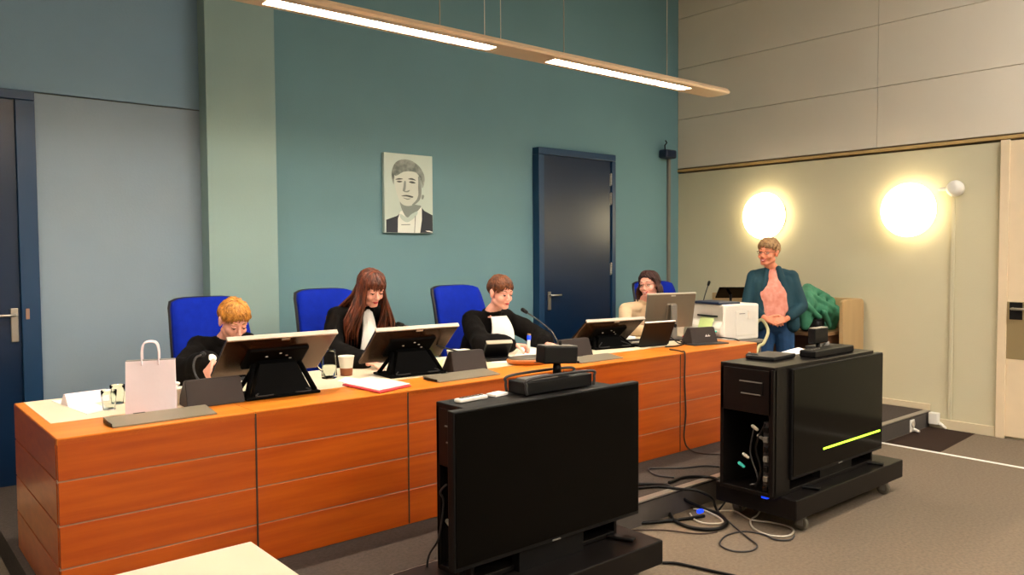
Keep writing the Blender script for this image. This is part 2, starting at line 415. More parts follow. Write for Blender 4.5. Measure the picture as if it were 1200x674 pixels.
# ================================================================= PORTRAIT
pa = aty(449.3, 178.3, YB-.03); pb = aty(507, 273.6, YB-.03)
pw = pb.x-pa.x; ph = pa.z-pb.z
t = thing('portrait_picture', 'black and white portrait of a man in a dark jacket hung on the teal wall', 'picture', (pa.x, YB, pb.z))
MB().box((pw/2, -.018, ph/2), (pw, .036, ph), bev=.002).build('canvas', 'p_bg', t)
def spline(pts, n=6):
    out = []; k = len(pts)
    for i in range(k):
        p0, p1, p2, p3 = [V(pts[(i+j-1) % k]) for j in range(4)]
        for q in range(n):
            u = q/n; out.append(.5*((2*p1)+(-p0+p2)*u+(2*p0-5*p1+4*p2-p3)*u*u+(-p0+3*p1-3*p2+p3)*u**3))
    return [(o.x, o.y) for o in out]
m = MB(); lay = [0]
def shp(mm, pts, smooth=True):
    # pts in crop pixels of the picture; x 103..400, y 95..588
    q = [((x-103)/297*pw, (1-(y-95)/493)*ph) for x, y in pts]
    if smooth: q = spline(q)
    lay[0] += 1
    t2 = bmesh.new(); y0 = -.036-.0003*lay[0]
    vs = [t2.verts.new((a, y0, b)) for a, b in q]; f = t2.faces.new(vs)
    bmesh.ops.triangulate(t2, faces=[f])
    m.use(mm); m._add(t2)
shp('p_dark', [(112, 586), (112, 508), (178, 482), (205, 455), (330, 425), (345, 445), (398, 472), (399, 586)], False)
shp('p_white', [(180, 586), (182, 500), (196, 455), (225, 440), (330, 425), (330, 500), (318, 586)], False)
shp('p_mid', [(195, 395), (215, 400), (300, 410), (325, 420), (280, 470), (238, 490), (210, 450)])
shp('p_hair', [(150, 260), (148, 210), (170, 155), (215, 130), (270, 135), (320, 170), (348, 225), (345, 280), (332, 300), (318, 240), (240, 220), (165, 250), (160, 290)])
shp('p_face', [(163, 250), (170, 222), (215, 208), (290, 195), (318, 225), (328, 290), (325, 350), (310, 390), (275, 412), (235, 418), (205, 405), (185, 370), (168, 310)])
shp('p_mid', [(308, 235), (322, 240), (329, 320), (318, 375), (285, 408), (268, 410), (300, 372), (314, 310)])
shp('p_mid', [(332, 345), (345, 350), (338, 372), (328, 368)])
shp('p_shadow', [(168, 258), (190, 248), (215, 252), (190, 258)]); shp('p_shadow', [(245, 250), (270, 243), (295, 256), (270, 254)])
shp('p_shadow', [(176, 270), (192, 264), (212, 268), (192, 275)]); shp('p_shadow', [(250, 268), (270, 262), (292, 272), (270, 276)])
shp('p_mid', [(222, 265), (232, 270), (228, 320), (212, 326), (216, 300)])
shp('p_mid', [(212, 318), (230, 326), (256, 318), (245, 332), (222, 332)])
shp('p_shadow', [(202, 358), (235, 350), (275, 358), (268, 366), (235, 360)])
shp('p_mid', [(212, 368), (240, 372), (262, 370), (240, 380)])
shp('p_bg', [(195, 470), (238, 490), (262, 470), (300, 450), (292, 480), (240, 520), (200, 500)])
shp('p_mid', [(200, 535), (255, 532), (255, 537), (200, 540)], False)
shp('p_mid', [(285, 480), (290, 480), (283, 586), (279, 586)], False)
shp('p_hair', [(165, 215), (200, 170), (265, 160), (318, 205), (322, 238), (290, 205), (225, 205), (172, 235)])
shp('p_white', [(350, 572), (375, 572), (395, 578), (395, 583), (360, 578)], False)
m.build('printed_figure', None, t)

# ================================================================= WALL DEVICES
p = aty(781, 181, YB-.04)
t = thing('wall_speaker', 'navy device with small antenna above a grey conduit near the corner', 'wall device', (p.x, YB, p.z))
MB().box((0, -.06, 0), (.20, .12, .10), bev=.02).build('device_body', 'navy', t)
MB().tube([(-.05, -.06, .05), (-.055, -.06, .10), (-.03, -.07, .13), (-.045, -.06, .16)], .008, 6).build('antenna', 'black', t)
p2 = aty(784, 250, YB-.02)
tag(MB().box((0, 0, 0), (.045, .03, p.z-.05-HP), bev=.004).build('cable_conduit', 'grey', loc=(p2.x, YB-.015, (p.z-.05+HP)/2)), 'grey vertical conduit running down the teal wall beside the corner', 'conduit')
p = atx(1119, 221, XW-.04)
t = thing('motion_detector', 'small white round detector on the wall beside the right glowing lamp', 'detector', (XW, p.y, p.z))
MB().lathe([(.07, 0), (.075, .03), (.07, .06), (.05, .085), (.02, .09)], rot=Matrix.Rotation(R(-90), 3, 'Y')).build('detector_body', 'white', t)
MB().box((-.03, .09, 0), (.06, .10, .03), bev=.01).build('bracket', 'white', t)
tag(MB().box((0, 0, 0), (.014, .03, p.z-.08-.1), bev=.003).build('cable_conduit', 'wall_beige', loc=(XW-.007, p.y+.02, (p.z-.08+.1)/2)), 'thin cream conduit running down the right wall under the white detector', 'conduit')
# outlets on the riser
p = aty(1069, 499, PY0)
t = thing('power_outlet', 'white double power outlet on the platform riser with a plug hanging', 'outlet', (p.x, PY0+.007, p.z))
MB().box((0, -.006, 0), (.085, .012, .11), bev=.004).build('outlet_plate', 'white', t)
MB().lathe([(.03, 0), (.032, .008), (.022, .009)], c=(0, -.012, .015), rot=Matrix.Rotation(R(90), 3, 'X')).build('socket_ring', 'silveredge', t)
MB().cap((-.01, -.03, -.03), (.03, -.05, -.05), .014).build('plug', 'white', t)
p = atx(1093, 490, XW-.04)
t = thing('socket_box', 'small white socket box on the right wall at the platform end', 'outlet', (XW-.012, 3.04, p.z))
MB().box((-.03, 0, .0), (.06, .085, .11), bev=.008).build('box_body', 'white', t)
MB().cap((-.03, -.05, -.04), (-.03, -.10, -.075), .016, .012).build('plug', 'white', t)

# ================================================================= THE DESK
DX0, DX1, DY0, DY1, DT = .652, 5.768, 3.668, 4.705, .9
t = desk = thing('judges_desk', 'long cherry wood courtroom desk with grooved front panels', 'desk', ((DX0+DX1)/2, (DY0+DY1)/2, HP))
joints = [DX0, 1.494, 2.355, 3.544, 4.751, DX1]
rows = [HP+.0, .35, .532, .718, DT-.002]
for a, b in zip(joints, joints[1:]):
    m = MB().use('wood')
    for c, d in zip(rows, rows[1:]):
        m.box(((a+b)/2, DY0+.012, (c+d)/2), (b-a-.006, .024, d-c-.006), bev=.002, seg=1)
    m.use('groove')
    for c in rows[1:4]: m.box(((a+b)/2, DY0+.014, c), (b-a, .022, .012))
    m.build('front_panel', None, t, world=True)
m = MB().use('wood')
for c, d in zip(rows, rows[1:]):
    m.box((DX0+.012, (DY0+DY1)/2+.012, (c+d)/2), (.024, DY1-DY0-.028, d-c-.006), bev=.002, seg=1)
m.use('plinth').box((DX0+.015, (DY0+DY1)/2+.012, DT/2+.07), (.02, DY1-DY0-.03, DT-HP-.03))
m.build('side_panel', None, t, world=True)
m = MB().use('wood').box((DX1-.012, (DY0+DY1)/2+.012, (HP+DT)/2), (.024, DY1-DY0-.028, DT-HP-.004), bev=.002)
m.build('side_panel', None, t, world=True)
for a, b in zip(joints, joints[1:]):
    mm = MB().use('woodtop').box(((a+b)/2, (DY0+DY1)/2, DT-.015), (b-a-.003, DY1-DY0, .03), bev=.002, seg=1)
    mm.build('worktop', None, t, world=True)
MB().box(((DX0+DX1)/2+.0, 4.02+.34, DT+.0006), (DX1-DX0-.085, 4.70-4.02, .002)).build('desk_inlay', 'inset', t, world=True)
for jx in joints[1:-1]:
    MB().box((jx, DY0-.001+.01, (HP+DT)/2), (.008, .022, DT-HP-.02)).build('joint_strip', 'plinth', t, world=True)

# cable cover strips lying along the desk's front
def on_desk(x, y, h=0): return atz(x, y, DT+.0016+h)
def strip(x0, x1, y0, label):
    L = x1-x0
    t = MB().use('strip'); t.prism([(-.0, .0), (.17, .0), (.17, .022), (.15, .024), (.0, .006)], 'x', 0, L)
    t.use('black').box((-.002, .085, .009), (.004, .13, .014)); t.use('black').box((L*.33, .155, .0245), (.05, .012, .002))
    o = t.build('cable_cover', None, loc=(x0, y0, DT+.0016)); return tag(o, label, 'cable cover', 'metal cable covers along the desk front')
strip(.88, 1.33, 3.72, 'taupe metal cable cover in front of the white paper bag')
strip(2.63, 3.09, 3.76, 'taupe metal cable cover in front of the middle microphone box with cups')
strip(3.80, 4.22, 3.76, 'taupe metal cable cover in front of the seated boy with brown hair')

# ---- graphite microphone boxes
def mic_box(loc, rz, w, label, d=.17, h=.13):
    t = thing('microphone_box', label, 'microphone unit', loc, rz, 'graphite microphone boxes')
    # wedge: front face leans back, deep at the bottom
    m = MB()
    pts = [(-w/2, 0, 0), (w/2, 0, 0), (w/2-.01, d, 0), (-w/2+.01, d, 0), (-w/2+.006, .045, h), (w/2-.006, .045, h), (w/2-.012, .085, h), (-w/2+.012, .085, h)]
    m.hexa(pts); bmesh.ops.bevel(m.bm, geom=list(m.bm.edges), offset=.004, segments=2, affect='EDGES')
    m.build('housing', 'wedge', t)
    MB().box((0, .115, h*.62), (w*.6, .004, h*.5), rot=Matrix.Rotation(R(-32), 3, 'X')).build('keypad', 'black', t)
    return t
def goose(parent, pts, head=True):
    m = MB().tube(pts, .0055, 8).build('gooseneck', 'darkgrey', parent)
    if head:
        a, b = V(pts[-2]), V(pts[-1]); d = (b-a).normalized()
        MB().cap(b, b+d*.035, .013, .016).build('microphone_head', 'black', m)
def loc_pts(base, rz, pts):
    mi = Matrix.Rotation(-rz, 3, 'Z'); return [mi @ (V(p)-V(base)) for p in pts]
def bez(pts, n=8):
    pts = [V(p) for p in pts]; out = []
    for i in range(len(pts)-1):
        p0 = pts[max(i-1, 0)]; p1 = pts[i]; p2 = pts[i+1]; p3 = pts[min(i+2, len(pts)-1)]
        for q in range(n):
            u = q/n; out.append(.5*((2*p1)+(-p0+p2)*u+(2*p0-5*p1+4*p2-p3)*u*u+(-p0+3*p1-3*p2+p3)*u**3))
    return out+[pts[-1]]
z0 = DT+.0016
b = (1.41, 3.94, z0)
t = mic_box(b, R(1), .29, 'graphite microphone box beside the white paper bag, in front of the blond boy')
goose(t, loc_pts(b, R(1), bez([(1.40, 4.0, z0+.12), aty(233, 445, 4.1), aty(227, 432, 4.2), aty(229, 420, 4.32), aty(236, 416, 4.42)])))
b = (3.03, 3.975, z0)
t = mic_box(b, R(-3), .26, 'graphite microphone box in front of the two small paper cups')
goose(t, loc_pts(b, R(-3), bez([(3.0, 4.04, z0+.12), aty(510, 404, 4.2), aty(500, 395, 4.4), aty(485, 385, 4.6), aty(472, 381, 4.68)])))
b = (4.02, 4.0, z0)
t = mic_box(b, R(-4), .28, 'graphite microphone box right of the brown haired boy, with long gooseneck')
goose(t, loc_pts(b, R(-4), bez([(4.05, 4.06, z0+.12), aty(655, 400, 4.1), aty(646, 388, 4.2), aty(630, 375, 4.3), aty(617, 366, 4.38)])))
MB().box((-.10, .09, .085), (.03, .006, .055), rot=Matrix.Rotation(R(20), 3, 'Y')).build('white_sticker', 'paper', t)
b = (5.38, 3.9, z0)
t = mic_box(b, R(-14), .27, 'graphite microphone box with small white emblem in front of the printer')
m = MB()
for k in range(3): m.box((.02+k*.018, .0215, .06), (.004, .004, .03), rot=Matrix.Rotation(R(35+k*55), 3, 'Y'))
m.box((.04, .021, .06), (.05, .004, .006)); m.build('emblem', 'paper', t)
MB().box((0, -.02, .004), (.36, .12, .008), bev=.003).build('base_plate', 'darkgrey', t)

# ---- reclining monitors on black stands
def monitor(c, w, h, rz, tilt, label, base_y=.02, shell='bronzeback', group='large desk monitors'):
    base = V((c[0], c[1], z0))
    t = thing('monitor', label, 'monitor', base, rz, group)
    rx = Matrix.Rotation(tilt, 3, 'X')   # top leans toward -Y
    cc = V((0, 0, c[2]-z0))
    m = MB().box(cc+rx @ V((0, .006, 0)), (w, .020, h), rot=rx, bev=.004)
    m.build('monitor_shell', shell, t)
    MB().box(cc+rx @ V((0, .018, 0)), (w-.02, .006, h-.02), rot=rx).build('screen', 'blackgloss', t)
    MB().box(cc+rx @ V((0, .006, h/2-.004)), (w+.004, .026, .012), rot=rx, bev=.003).build('bezel', 'silveredge', t)
    MB().box(cc+rx @ V((0, -.006, -.01)), (w*.56, .03, h*.5) if tilt > .5 else (w*.2, .026, h*.5), rot=rx, bev=.012).build('rear_housing', 'matteblack' if tilt > .5 else shell, t)
    MB().box(cc+rx @ V((.01, -.006, h/2-.02)), (.045, .006, .012), rot=rx).build('badge', 'silveredge', t)
    return t, rx, cc
def low_stand(t, rx, cc, w, back=.12):
    m = MB()
    a = cc+rx @ V((0, -.03, -.03))
    m.box((0, .0, .008), (w*.68, .24, .016), bev=.006)
    m.hexa([(-.16, -.10, .012), (.16, -.10, .012), (.12, .09, .012), (-.12, .09, .012), (a.x-.10, a.y-.04, a.z), (a.x+.10, a.y-.04, a.z), (a.x+.10, a.y+.02, a.z+.03), (a.x-.10, a.y+.02, a.z+.03)])
    for s in (-1, 1):
        m.cap((s*w*.31, -.08, .016), (s*.13, a.y-.02, a.z-.01), .014)
        m.cap((s*w*.30, .08, .016), (s*.10, a.y+.01, a.z), .012)
    m.build('stand', 'matteblack', t)
    for k, (x, zz) in enumerate([(-.06, .02), (.01, .045), (.05, .02), (.0, -.03), (.08, -.01), (-.04, -.05)]):
        MB().ell(cc+rx @ V((x, -.0225, zz)), (.009, .004, .004), sub=1).build('screw', 'silveredge', t)
    for s in (-1, 1): MB().tube(bez([(s*.05, a.y, a.z-.03), (s*.09, -.06, .05), (s*.15, -.11, .02), (s*.06, -.12, .02)], 5), .004, 6).build('cable', 'darkgrey', t)
t, rx, cc = monitor((1.767, 4.054, 1.115), .60, .35, R(-1.8), R(51), 'large reclining monitor hiding the blond boy, first from the left')
low_stand(t, rx, cc, .6)
t, rx, cc = monitor((2.70, 4.18, 1.087), .575, .335, R(-4.3), R(48.4), 'large reclining monitor in front of the long haired girl')
low_stand(t, rx, cc, .575)
t, rx, cc = monitor((4.62, 4.29, 1.028), .56, .33, R(-11), R(53), 'large reclining monitor right of the gooseneck microphone, in front of the blue door')
low_stand(t, rx, cc, .56)
# upright monitor
t, rx, cc = monitor((5.47, 4.33, 1.148), .50, .305, R(-15.5), R(10), 'grey upright monitor on a post stand in front of the seated woman', shell='silver')
MB().box((0, -.05, .15), (.05, .03, .30), bev=.006).build('stand_post', 'grey', t)
MB().lathe([(.016, 0), (.016, .004)], c=(0, -.066, .12), rot=Matrix.Rotation(R(90), 3, 'X'), n=16).build('cable_hole', 'black', t)
MB().box((0, -.04, .006), (.26, .19, .012), bev=.004).build('stand_base', 'darkgrey', t)

# laptop-like dark display and small terminal
c = on_desk(758, 408)
t = thing('laptop', 'dark opened laptop seen from behind with bright top edge, between two monitors', 'laptop', (c.x+.10, c.y-.03, z0), R(-10))
rx = Matrix.Rotation(R(24), 3, 'X')
MB().box((.02, .14, .009), (.28, .14, .018), bev=.004).build('keyboard_base', 'black', t)
MB().box(rx @ V((0, 0, .105))+V((.02, .08, .01)), (.31, .012, .21), rot=rx, bev=.004).build('screen_lid', 'blackcab', t)
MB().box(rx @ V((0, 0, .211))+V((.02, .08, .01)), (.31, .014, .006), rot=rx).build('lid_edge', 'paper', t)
c = aty(583, 413, 4.28)
t = thing('desk_phone', 'small black desk terminal with pale slanted screen left of the brown haired boy hands', 'terminal', (3.5, 4.30, z0), R(-20))
rx = Matrix.Rotation(R(42), 3, 'X')
MB().box((0, 0, .012), (.19, .16, .024), bev=.006).build('terminal_base', 'black', t)
MB().box((0, -.01, .075), (.19, .025, .15), rot=rx, bev=.005).build('terminal_body', 'black', t)
MB().box(V((0, -.01, .075))+rx @ V((0, .014, 0)), (.17, .004, .13), rot=rx).build('terminal_screen', 'inset', t)
MB().box(V((0, -.01, .075))+rx @ V((0, .0, .078)), (.19, .03, .008), rot=rx).build('terminal_edge', 'strip', t)

# round wooden tray with grey leather pad
c = on_desk(614, 428); c = V((3.585, 4.02, z0))
t = thing('leather_tray', 'oval wooden tray with grey leather pad behind the conference camera', 'tray', c, R(-12))
prof = [(.16, 0), (.185, .012), (.19, .03), (.182, .036)]
m = MB(); m.lathe(prof, n=40); bmesh.ops.scale(m.bm, vec=(1, .62, 1), verts=m.bm.verts); m.build('tray_rim', 'tray', t)
m = MB(); m.lathe([(.178, .034), (.175, .042), (.1, .046), (.01, .047)], n=40); bmesh.ops.scale(m.bm, vec=(1, .62, 1), verts=m.bm.verts); m.build('leather_pad', 'leather', t)
MB().box((-.03, -.116, .02), (.035, .006, .008), bev=.002).build('tray_catch', 'plinth', t)

# ---- cups, carafe, papers
def cup(p, s, label, band=True):
    t = thing('paper_cup', label, 'cup', p)
    MB().lathe([(.026*s, 0), (.029*s, .035*s), (.036*s, .085*s), (.038*s, .09*s), (.036*s, .092*s), (.034*s, .085*s), (.025*s, .01*s)]).build('cup_body', 'cuprim', t)
    if band: MB().lathe([(.0265*s, .001), (.0295*s, .035*s), (.0296*s, .036*s)]).build('cup_band', 'cupband', t)
    return t
cup(on_desk(406, 440), 1.33, 'white paper cup with brown lower band between two monitors')
cup(V((3.07, 4.22, z0)), 1.25, 'small white paper cup left of the other behind the microphone box', False)
cup(V((3.20, 4.28, z0)), 1.1, 'small white paper cup nearest the brown haired boy, right of another cup', False)
cup(V((5.72, 4.42, z0)), 1.1, 'white cup beside the upright monitor and the printer', False)
c = on_desk(386, 443)
t = thing('water_carafe', 'clear glass carafe between the first monitor and the paper cup', 'carafe', c)
MB().lathe([(.045, 0), (.048, .01), (.043, .08), (.040, .15), (.043, .17), (.040, .17), (.037, .15), (.040, .08), (.043, .014), (.02, .008)]).build('glass_body', 'glass', t)
MB().lathe([(.036, .012), (.039, .075), (.037, .078), (.01, .078)]).build('water', 'glass', t)
MB().tube(bez([(-.04, 0, .14), (-.075, 0, .13), (-.08, 0, .08), (-.044, 0, .045)]), .006).build('glass_handle', 'glass', t)

def sheet(pts, z, m_, name, label, cat, th=.002, group=None, curl=0):
    P = [atz(x, y, z) for x, y in pts]; c = sum(P, V())/len(P)
    mb = MB(); mb.prism([((p-c).x, (p-c).y) for p in P], 'z', 0, th)
    if curl:
        bmesh.ops.subdivide_edges(mb.bm, edges=list(mb.bm.edges), cuts=4, use_grid_fill=True)
        for v in mb.bm.verts: v.co.z += curl*(noise.noise(v.co*9+V((3, 1, 0)))+.4)
    o = mb.build(name, m_, loc=(c.x, c.y, z)); return tag(o, label, cat, group)
sheet([(395, 447), (405, 442), (449, 448), (430, 452)], z0, 'paper', 'paper_sheet', 'white paper sheet left of the red edged papers, beside the paper cup', 'paper')
sheet([(401, 451.5), (436, 443.5), (482, 452.5), (445, 461)], z0+.002, 'red', 'document_folder', 'red edged folder under the white papers in front of the second monitor', 'folder', .004)
sheet([(401, 449), (436, 441.5), (480, 450), (444, 458)], z0+.0065, 'paper', 'paper_sheet', 'white papers lying on the red folder at the desk front', 'paper', .004)
sheet([(60, 470), (98, 467), (128, 480), (102, 486)], z0, 'paper', 'paper_sheet', 'white sheet under the folded card at the left desk end', 'paper')
# folded card
c = on_desk(97, 474)
t = MB(); t.prism([(-.05, 0), (.05, 0), (.010, .055), (-.010, .055)], 'x', -.10, .10)
fc = tag(t.build('folded_card', 'bagpaper', loc=(c.x+.02, c.y+.03, z0+.003)), 'white folded card standing on the sheet at the left desk end', 'card')
fc.rotation_euler.z = R(8)
# plastic cups left of bag
for i, (x, y, s, lb) in enumerate([(128, 480, 1.0, 'clear plastic cup left of the white paper bag, nearer one'), (138, 473, 1.0, 'clear plastic cup just behind the nearer cup by the paper bag')]):
    c = on_desk(x, y)
    t = tag(MB().lathe([(.028, 0), (.033, .06), (.036, .095), (.0335, .095), (.031, .06), (.026, .006)]).build('plastic_cup', 'glass', loc=c), lb, 'cup')
# paper tissue and cup right of bag
c = on_desk(209, 474)
t = thing('paper_cup', 'cream cup with crumpled tissue between the paper bag and microphone box', 'cup', (c.x, c.y, z0))
MB().lathe([(.026, 0), (.028, .03), (.036, .078), (.038, .085), (.034, .085), (.026, .01)]).build('cup_body', 'cuprim', t)
m = MB()
for k in range(9): m.ell((random.uniform(-.08, .03), random.uniform(-.02, .02), .095+random.uniform(-.008, .012)), (.028, .022, .012), sub=2)
tis = fuse(m, 'tissue', 'paper', t, .004, 2); tis.data.transform(Matrix.Translation(root_loc(t)))
# ---- paper bag
c = (atz(139, 488, z0)+atz(196, 484, z0))/2
t = thing('paper_bag', 'white paper carrier bag with twin handles standing on the desk', 'bag', (1.115, 3.985, z0), R(-20))
W, D, H = .225, .11, .25
m = MB(); ntop = [(-W/2, -D/2*.55, H), (W/2, -D/2*.55, H), (W/2, D/2*.55, H), (-W/2, D/2*.55, H)]
m.hexa([(-W/2*.97, -D/2, 0), (W/2*.97, -D/2, 0), (W/2*.97, D/2, 0), (-W/2*.97, D/2, 0)]+ntop)
bmesh.ops.subdivide_edges(m.bm, edges=list(m.bm.edges), cuts=7, use_grid_fill=True)
for v in m.bm.verts:
    n_ = noise.noise(v.co*5)*.005; v.co.y += n_
    if abs(v.co.x) > W/2*.9: v.co.x += -math.copysign(.012, v.co.x)*(1-abs(v.co.y)/(D/2))*min(1, v.co.z/.1)
m.build('bag_body', 'bagpaper', t, smooth='auto')
MB().box((0, 0, H+.001), (W*.95, D*.4, .003)).build('bag_mouth', 'grey', t)
for s in (-1, 1):
    MB().tube(bez([(-.036, s*D*.3, H-.02), (-.036, s*D*.28, H+.05), (-.022, s*D*.25, H+.085), (.022, s*D*.25, H+.085), (.036, s*D*.28, H+.05), (.036, s*D*.3, H-.02)]), .008, 8, flat=.45).build('bag_handle', 'bagpaper', t)

# ---- beige box with papers behind the third monitor, red card, small cables
c = on_desk(735, 399)
t = thing('keyboard', 'pale keyboard on the desk in front of the seated woman', 'keyboard', (5.08, 4.30, z0), R(-12))
MB().box((0, 0, .012), (.36, .14, .024), bev=.005).build('keyboard_body', 'silveredge', t)
m = MB()
for i in range(14):
    for j in range(5): m.box((-.16+i*.0245, -.05+j*.025, .027), (.019, .019, .006), bev=.002, seg=1)
m.build('key_field', 'darkgrey', t)
tag(MB().box((0, 0, .02), (.20, .28, .04), bev=.003).build('paper_stack', 'paper', loc=(5.02, 4.56, z0)), 'stack of white papers behind the pale keyboard before the seated woman', 'paper')
tag(MB().box((0, 0, .012), (.16, .10, .024), rot=R(20), bev=.004).build('red_notebook', 'red', loc=(5.66, 4.26, z0)), 'small red notebook right of the upright monitor stand', 'notebook')
tag(MB().tube(bez([(4.95, 3.97, z0+.005), (5.05, 3.93, z0+.006), (5.2, 3.97, z0+.02), (5.1, 4.12, z0+.05), (5.3, 4.2, z0+.04), (5.2, 4.02, z0+.006), (5.38, 4.05, z0+.02)]), .005).build('desk_cable', 'black'), 'black cable looping on the desk below the upright monitor', 'cable')
tag(MB().tube(bez([(5.5, 3.9, z0+.01), (5.62, 3.98, z0+.03), (5.72, 3.92, z0+.02), (5.775, 3.86, z0+.004), (5.785, 3.8, .84), (5.79, 3.78, .6), (5.8, 3.76, HP+.01)]), .005).build('desk_cable', 'black'), 'black cable dropping over the right end of the desk', 'cable')
cx = 4.751
tag(MB().tube(bez([(cx+.08, 3.83, z0+.006), (cx+.05, 3.70, z0+.006), (cx+.04, 3.657, DT-.01), (cx+.035, 3.655, .7), (cx+.05, 3.655, .45), (cx+.03, 3.652, .25), (cx+.06, 3.60, HP+.012), (cx+.12, 3.45, HP+.008), (cx+.3, 3.35, HP+.008)]), .006).build('desk_cable', 'plinth'), 'thin cable hanging down the desk front to the platform', 'cable')
sheet([(506, 428), (520, 421), (516, 434)], z0, 'lime', 'paper_note', 'pale paper note between the second monitor and the microphone box', 'paper')
sheet([(602, 418), (612, 406), (642, 409), (630, 423)], z0, 'paper', 'paper_sheet', 'white paper under the hands of the brown haired boy', 'paper')
sheet([(575, 425), (583, 417), (602, 418), (598, 426)], z0, 'paper', 'paper_sheet', 'white paper between the small terminal and the wooden tray', 'paper')
for i, (x, y, lb) in enumerate([(318, 452, 'pale keyboard under the first reclining monitor'), (478, 430, 'pale keyboard under the second reclining monitor'), (700, 404, 'pale keyboard under the third reclining monitor')]):
    c = on_desk(x, y)
    t = thing('keyboard', lb, 'keyboard', (c.x+.02, c.y+.22, z0), R(-2-3*i))
    MB().box((0, 0, .01), (.34, .13, .018), bev=.004).build('keyboard_body', 'silveredge', t)
    m = MB()
    for a in range(13):
        for b_ in range(5): m.box((-.15+a*.025, -.046+b_*.024, .021), (.02, .019, .005))
    m.build('key_field', 'darkgrey', t)

# ================================================================= PRINTER on a trolley
PR = R(-10)
pc = V((6.10, 4.22, .87))
t = thing('printer_trolley', 'low grey trolley at the right desk end carrying the printer', 'trolley', (pc.x, pc.y, HP), PR)
MB().box((0, 0, .70), (.50, .48, .03), bev=.006).build('trolley_top', 'grey', t)
MB().box((0, 0, .25), (.46, .44, .02), bev=.004).build('trolley_shelf', 'grey', t)
for sx in (-1, 1):
    for sy in (-1, 1):
        l = MB().box((sx*.22, sy*.21, .37), (.03, .03, .64), bev=.004).build('leg', 'grey', t)
        MB().lathe([(.025, -.012), (.025, .012)], c=(sx*.22, sy*.21, .026), rot=Matrix.Rotation(R(90), 3, 'Y'), n=16).build('caster_wheel', 'black', l)
t = thing('printer', 'white office printer with dark lid and turquoise tray at the desk end', 'printer', (pc.x, pc.y, HP+.716), PR)
MB().box((.015, 0, .16), (.43, .40, .32), bev=.018).build('printer_body', 'white', t)
m = MB(); m.prism([(-.20, .31), (-.20, .17), (-.24, .12), (-.235, .06), (-.20, .03), (-.18, .03), (-.18, .31)], 'y', -.19, .19)
bmesh.ops.bevel(m.bm, geom=list(m.bm.edges), offset=.006, segments=2, affect='EDGES'); m.build('printer_front', 'white', t)
MB().box((-.09, .02, .328), (.26, .36, .022), bev=.01).build('scanner_lid', 'navy', t)
MB().box((-.205, .0, .215), (.02, .24, .012)).build('output_slot', 'black', t)
MB().box((-.245, -.02, .15), (.006, .16, .10), rot=Matrix.Rotation(R(20), 3, 'Y')).build('paper_note', 'lime', t)
MB().box((-.26, 0, .085), (.10, .30, .012), bev=.004).build('paper_tray', 'cyan', t)
MB().box((.06, -.203, .15), (.25, .006, .22), bev=.004).build('side_cover', 'white', t)
MB().box((.09, -.212, .225), (.035, .014, .08), bev=.004).build('cover_latch', 'white', t)
MB().box((.01, -.207, .235), (.07, .004, .006)).build('vent_mark', 'grey', t)
p3 = [aty(893, 375, 4.0), aty(900, 388, 3.95), aty(895, 402, 3.92), aty(887, 412, 3.9)]
tag(MB().tube(bez([V((6.34, 4.05, 1.0))]+p3+[V((6.1, 3.9, .4)), V((6.02, 3.88, HP+.02))]), .014, 10).build('power_hose', 'yellow'), 'thick pale cable loop hanging beside the printer', 'cable')

# ================================================================= SIDE DESK AND SCREEN
t = thing('side_desk', 'brown side desk along the right wall behind the standing woman', 'desk', (7.40, 4.6, HP))
MB().box((0, 0, .70), (.56, 1.55, .035), bev=.005).build('desktop', 'browntop', t)
MB().box((-.02, -.72, .34), (.44, .03, .68), bev=.003).build('side_panel', 'brownwood', t)
MB().box((-.02, .72, .34), (.44, .03, .68), bev=.003).build('side_panel', 'brownwood', t)
MB().box((.2, 0, .40), (.02, 1.4, .5), bev=.003).build('back_panel', 'brownwood', t)
t = thing('privacy_screen', 'tan rounded screen panel around the side desk at the right wall', 'screen', (7.55, 3.75, HP))
m = MB()
arc = [(-.22, 0), (.20, 0), (.20, .98)]+[(.20-.03*(1-math.cos(a)), .98+.045*math.sin(a)) for a in (.4, .8, 1.2, 1.57)]+[(-.12, 1.03), (-.19, 1.025), (-.22, 1.01)]
m.prism(arc, 'y', -.02, .02); bmesh.ops.bevel(m.bm, geom=list(m.bm.edges), offset=.006, segments=2, affect='EDGES'); m.build('end_panel', 'tan', t)
MB().box((.175, .88, .515), (.035, 1.74, 1.03), bev=.008).build('back_panel', 'tan', t)
c = V((7.28, 4.95, HP+.718))
t = thing('tilted_tablet', 'black tablet tilted on a post on the side desk behind the printer', 'tablet', c, R(-40))
MB().box((0, 0, .008), (.16, .16, .016), bev=.004).build('tablet_base', 'black', t)
MB().cap((0, 0, .01), (0, .02, .33), .014).build('tablet_post', 'black', t)
rx = Matrix.Rotation(R(55), 3, 'X')
MB().box((0, .0, .345), (.30, .018, .20), rot=rx, bev=.005).build('tablet_screen', 'blackgloss', t)
c = V((7.15, 5.2, HP+.718))
t = thing('desk_microphone', 'thin gooseneck microphone standing on the side desk behind the upright monitor', 'microphone', c)
MB().lathe([(.06, 0), (.06, .02), (.04, .03)]).build('microphone_base', 'darkgrey', t)
g = [c+V((0, 0, .03)), aty(821, 372, 5.2), aty(825, 350, 5.2), aty(830, 334, 5.2)]
goose(t, [p-c for p in bez(g)])

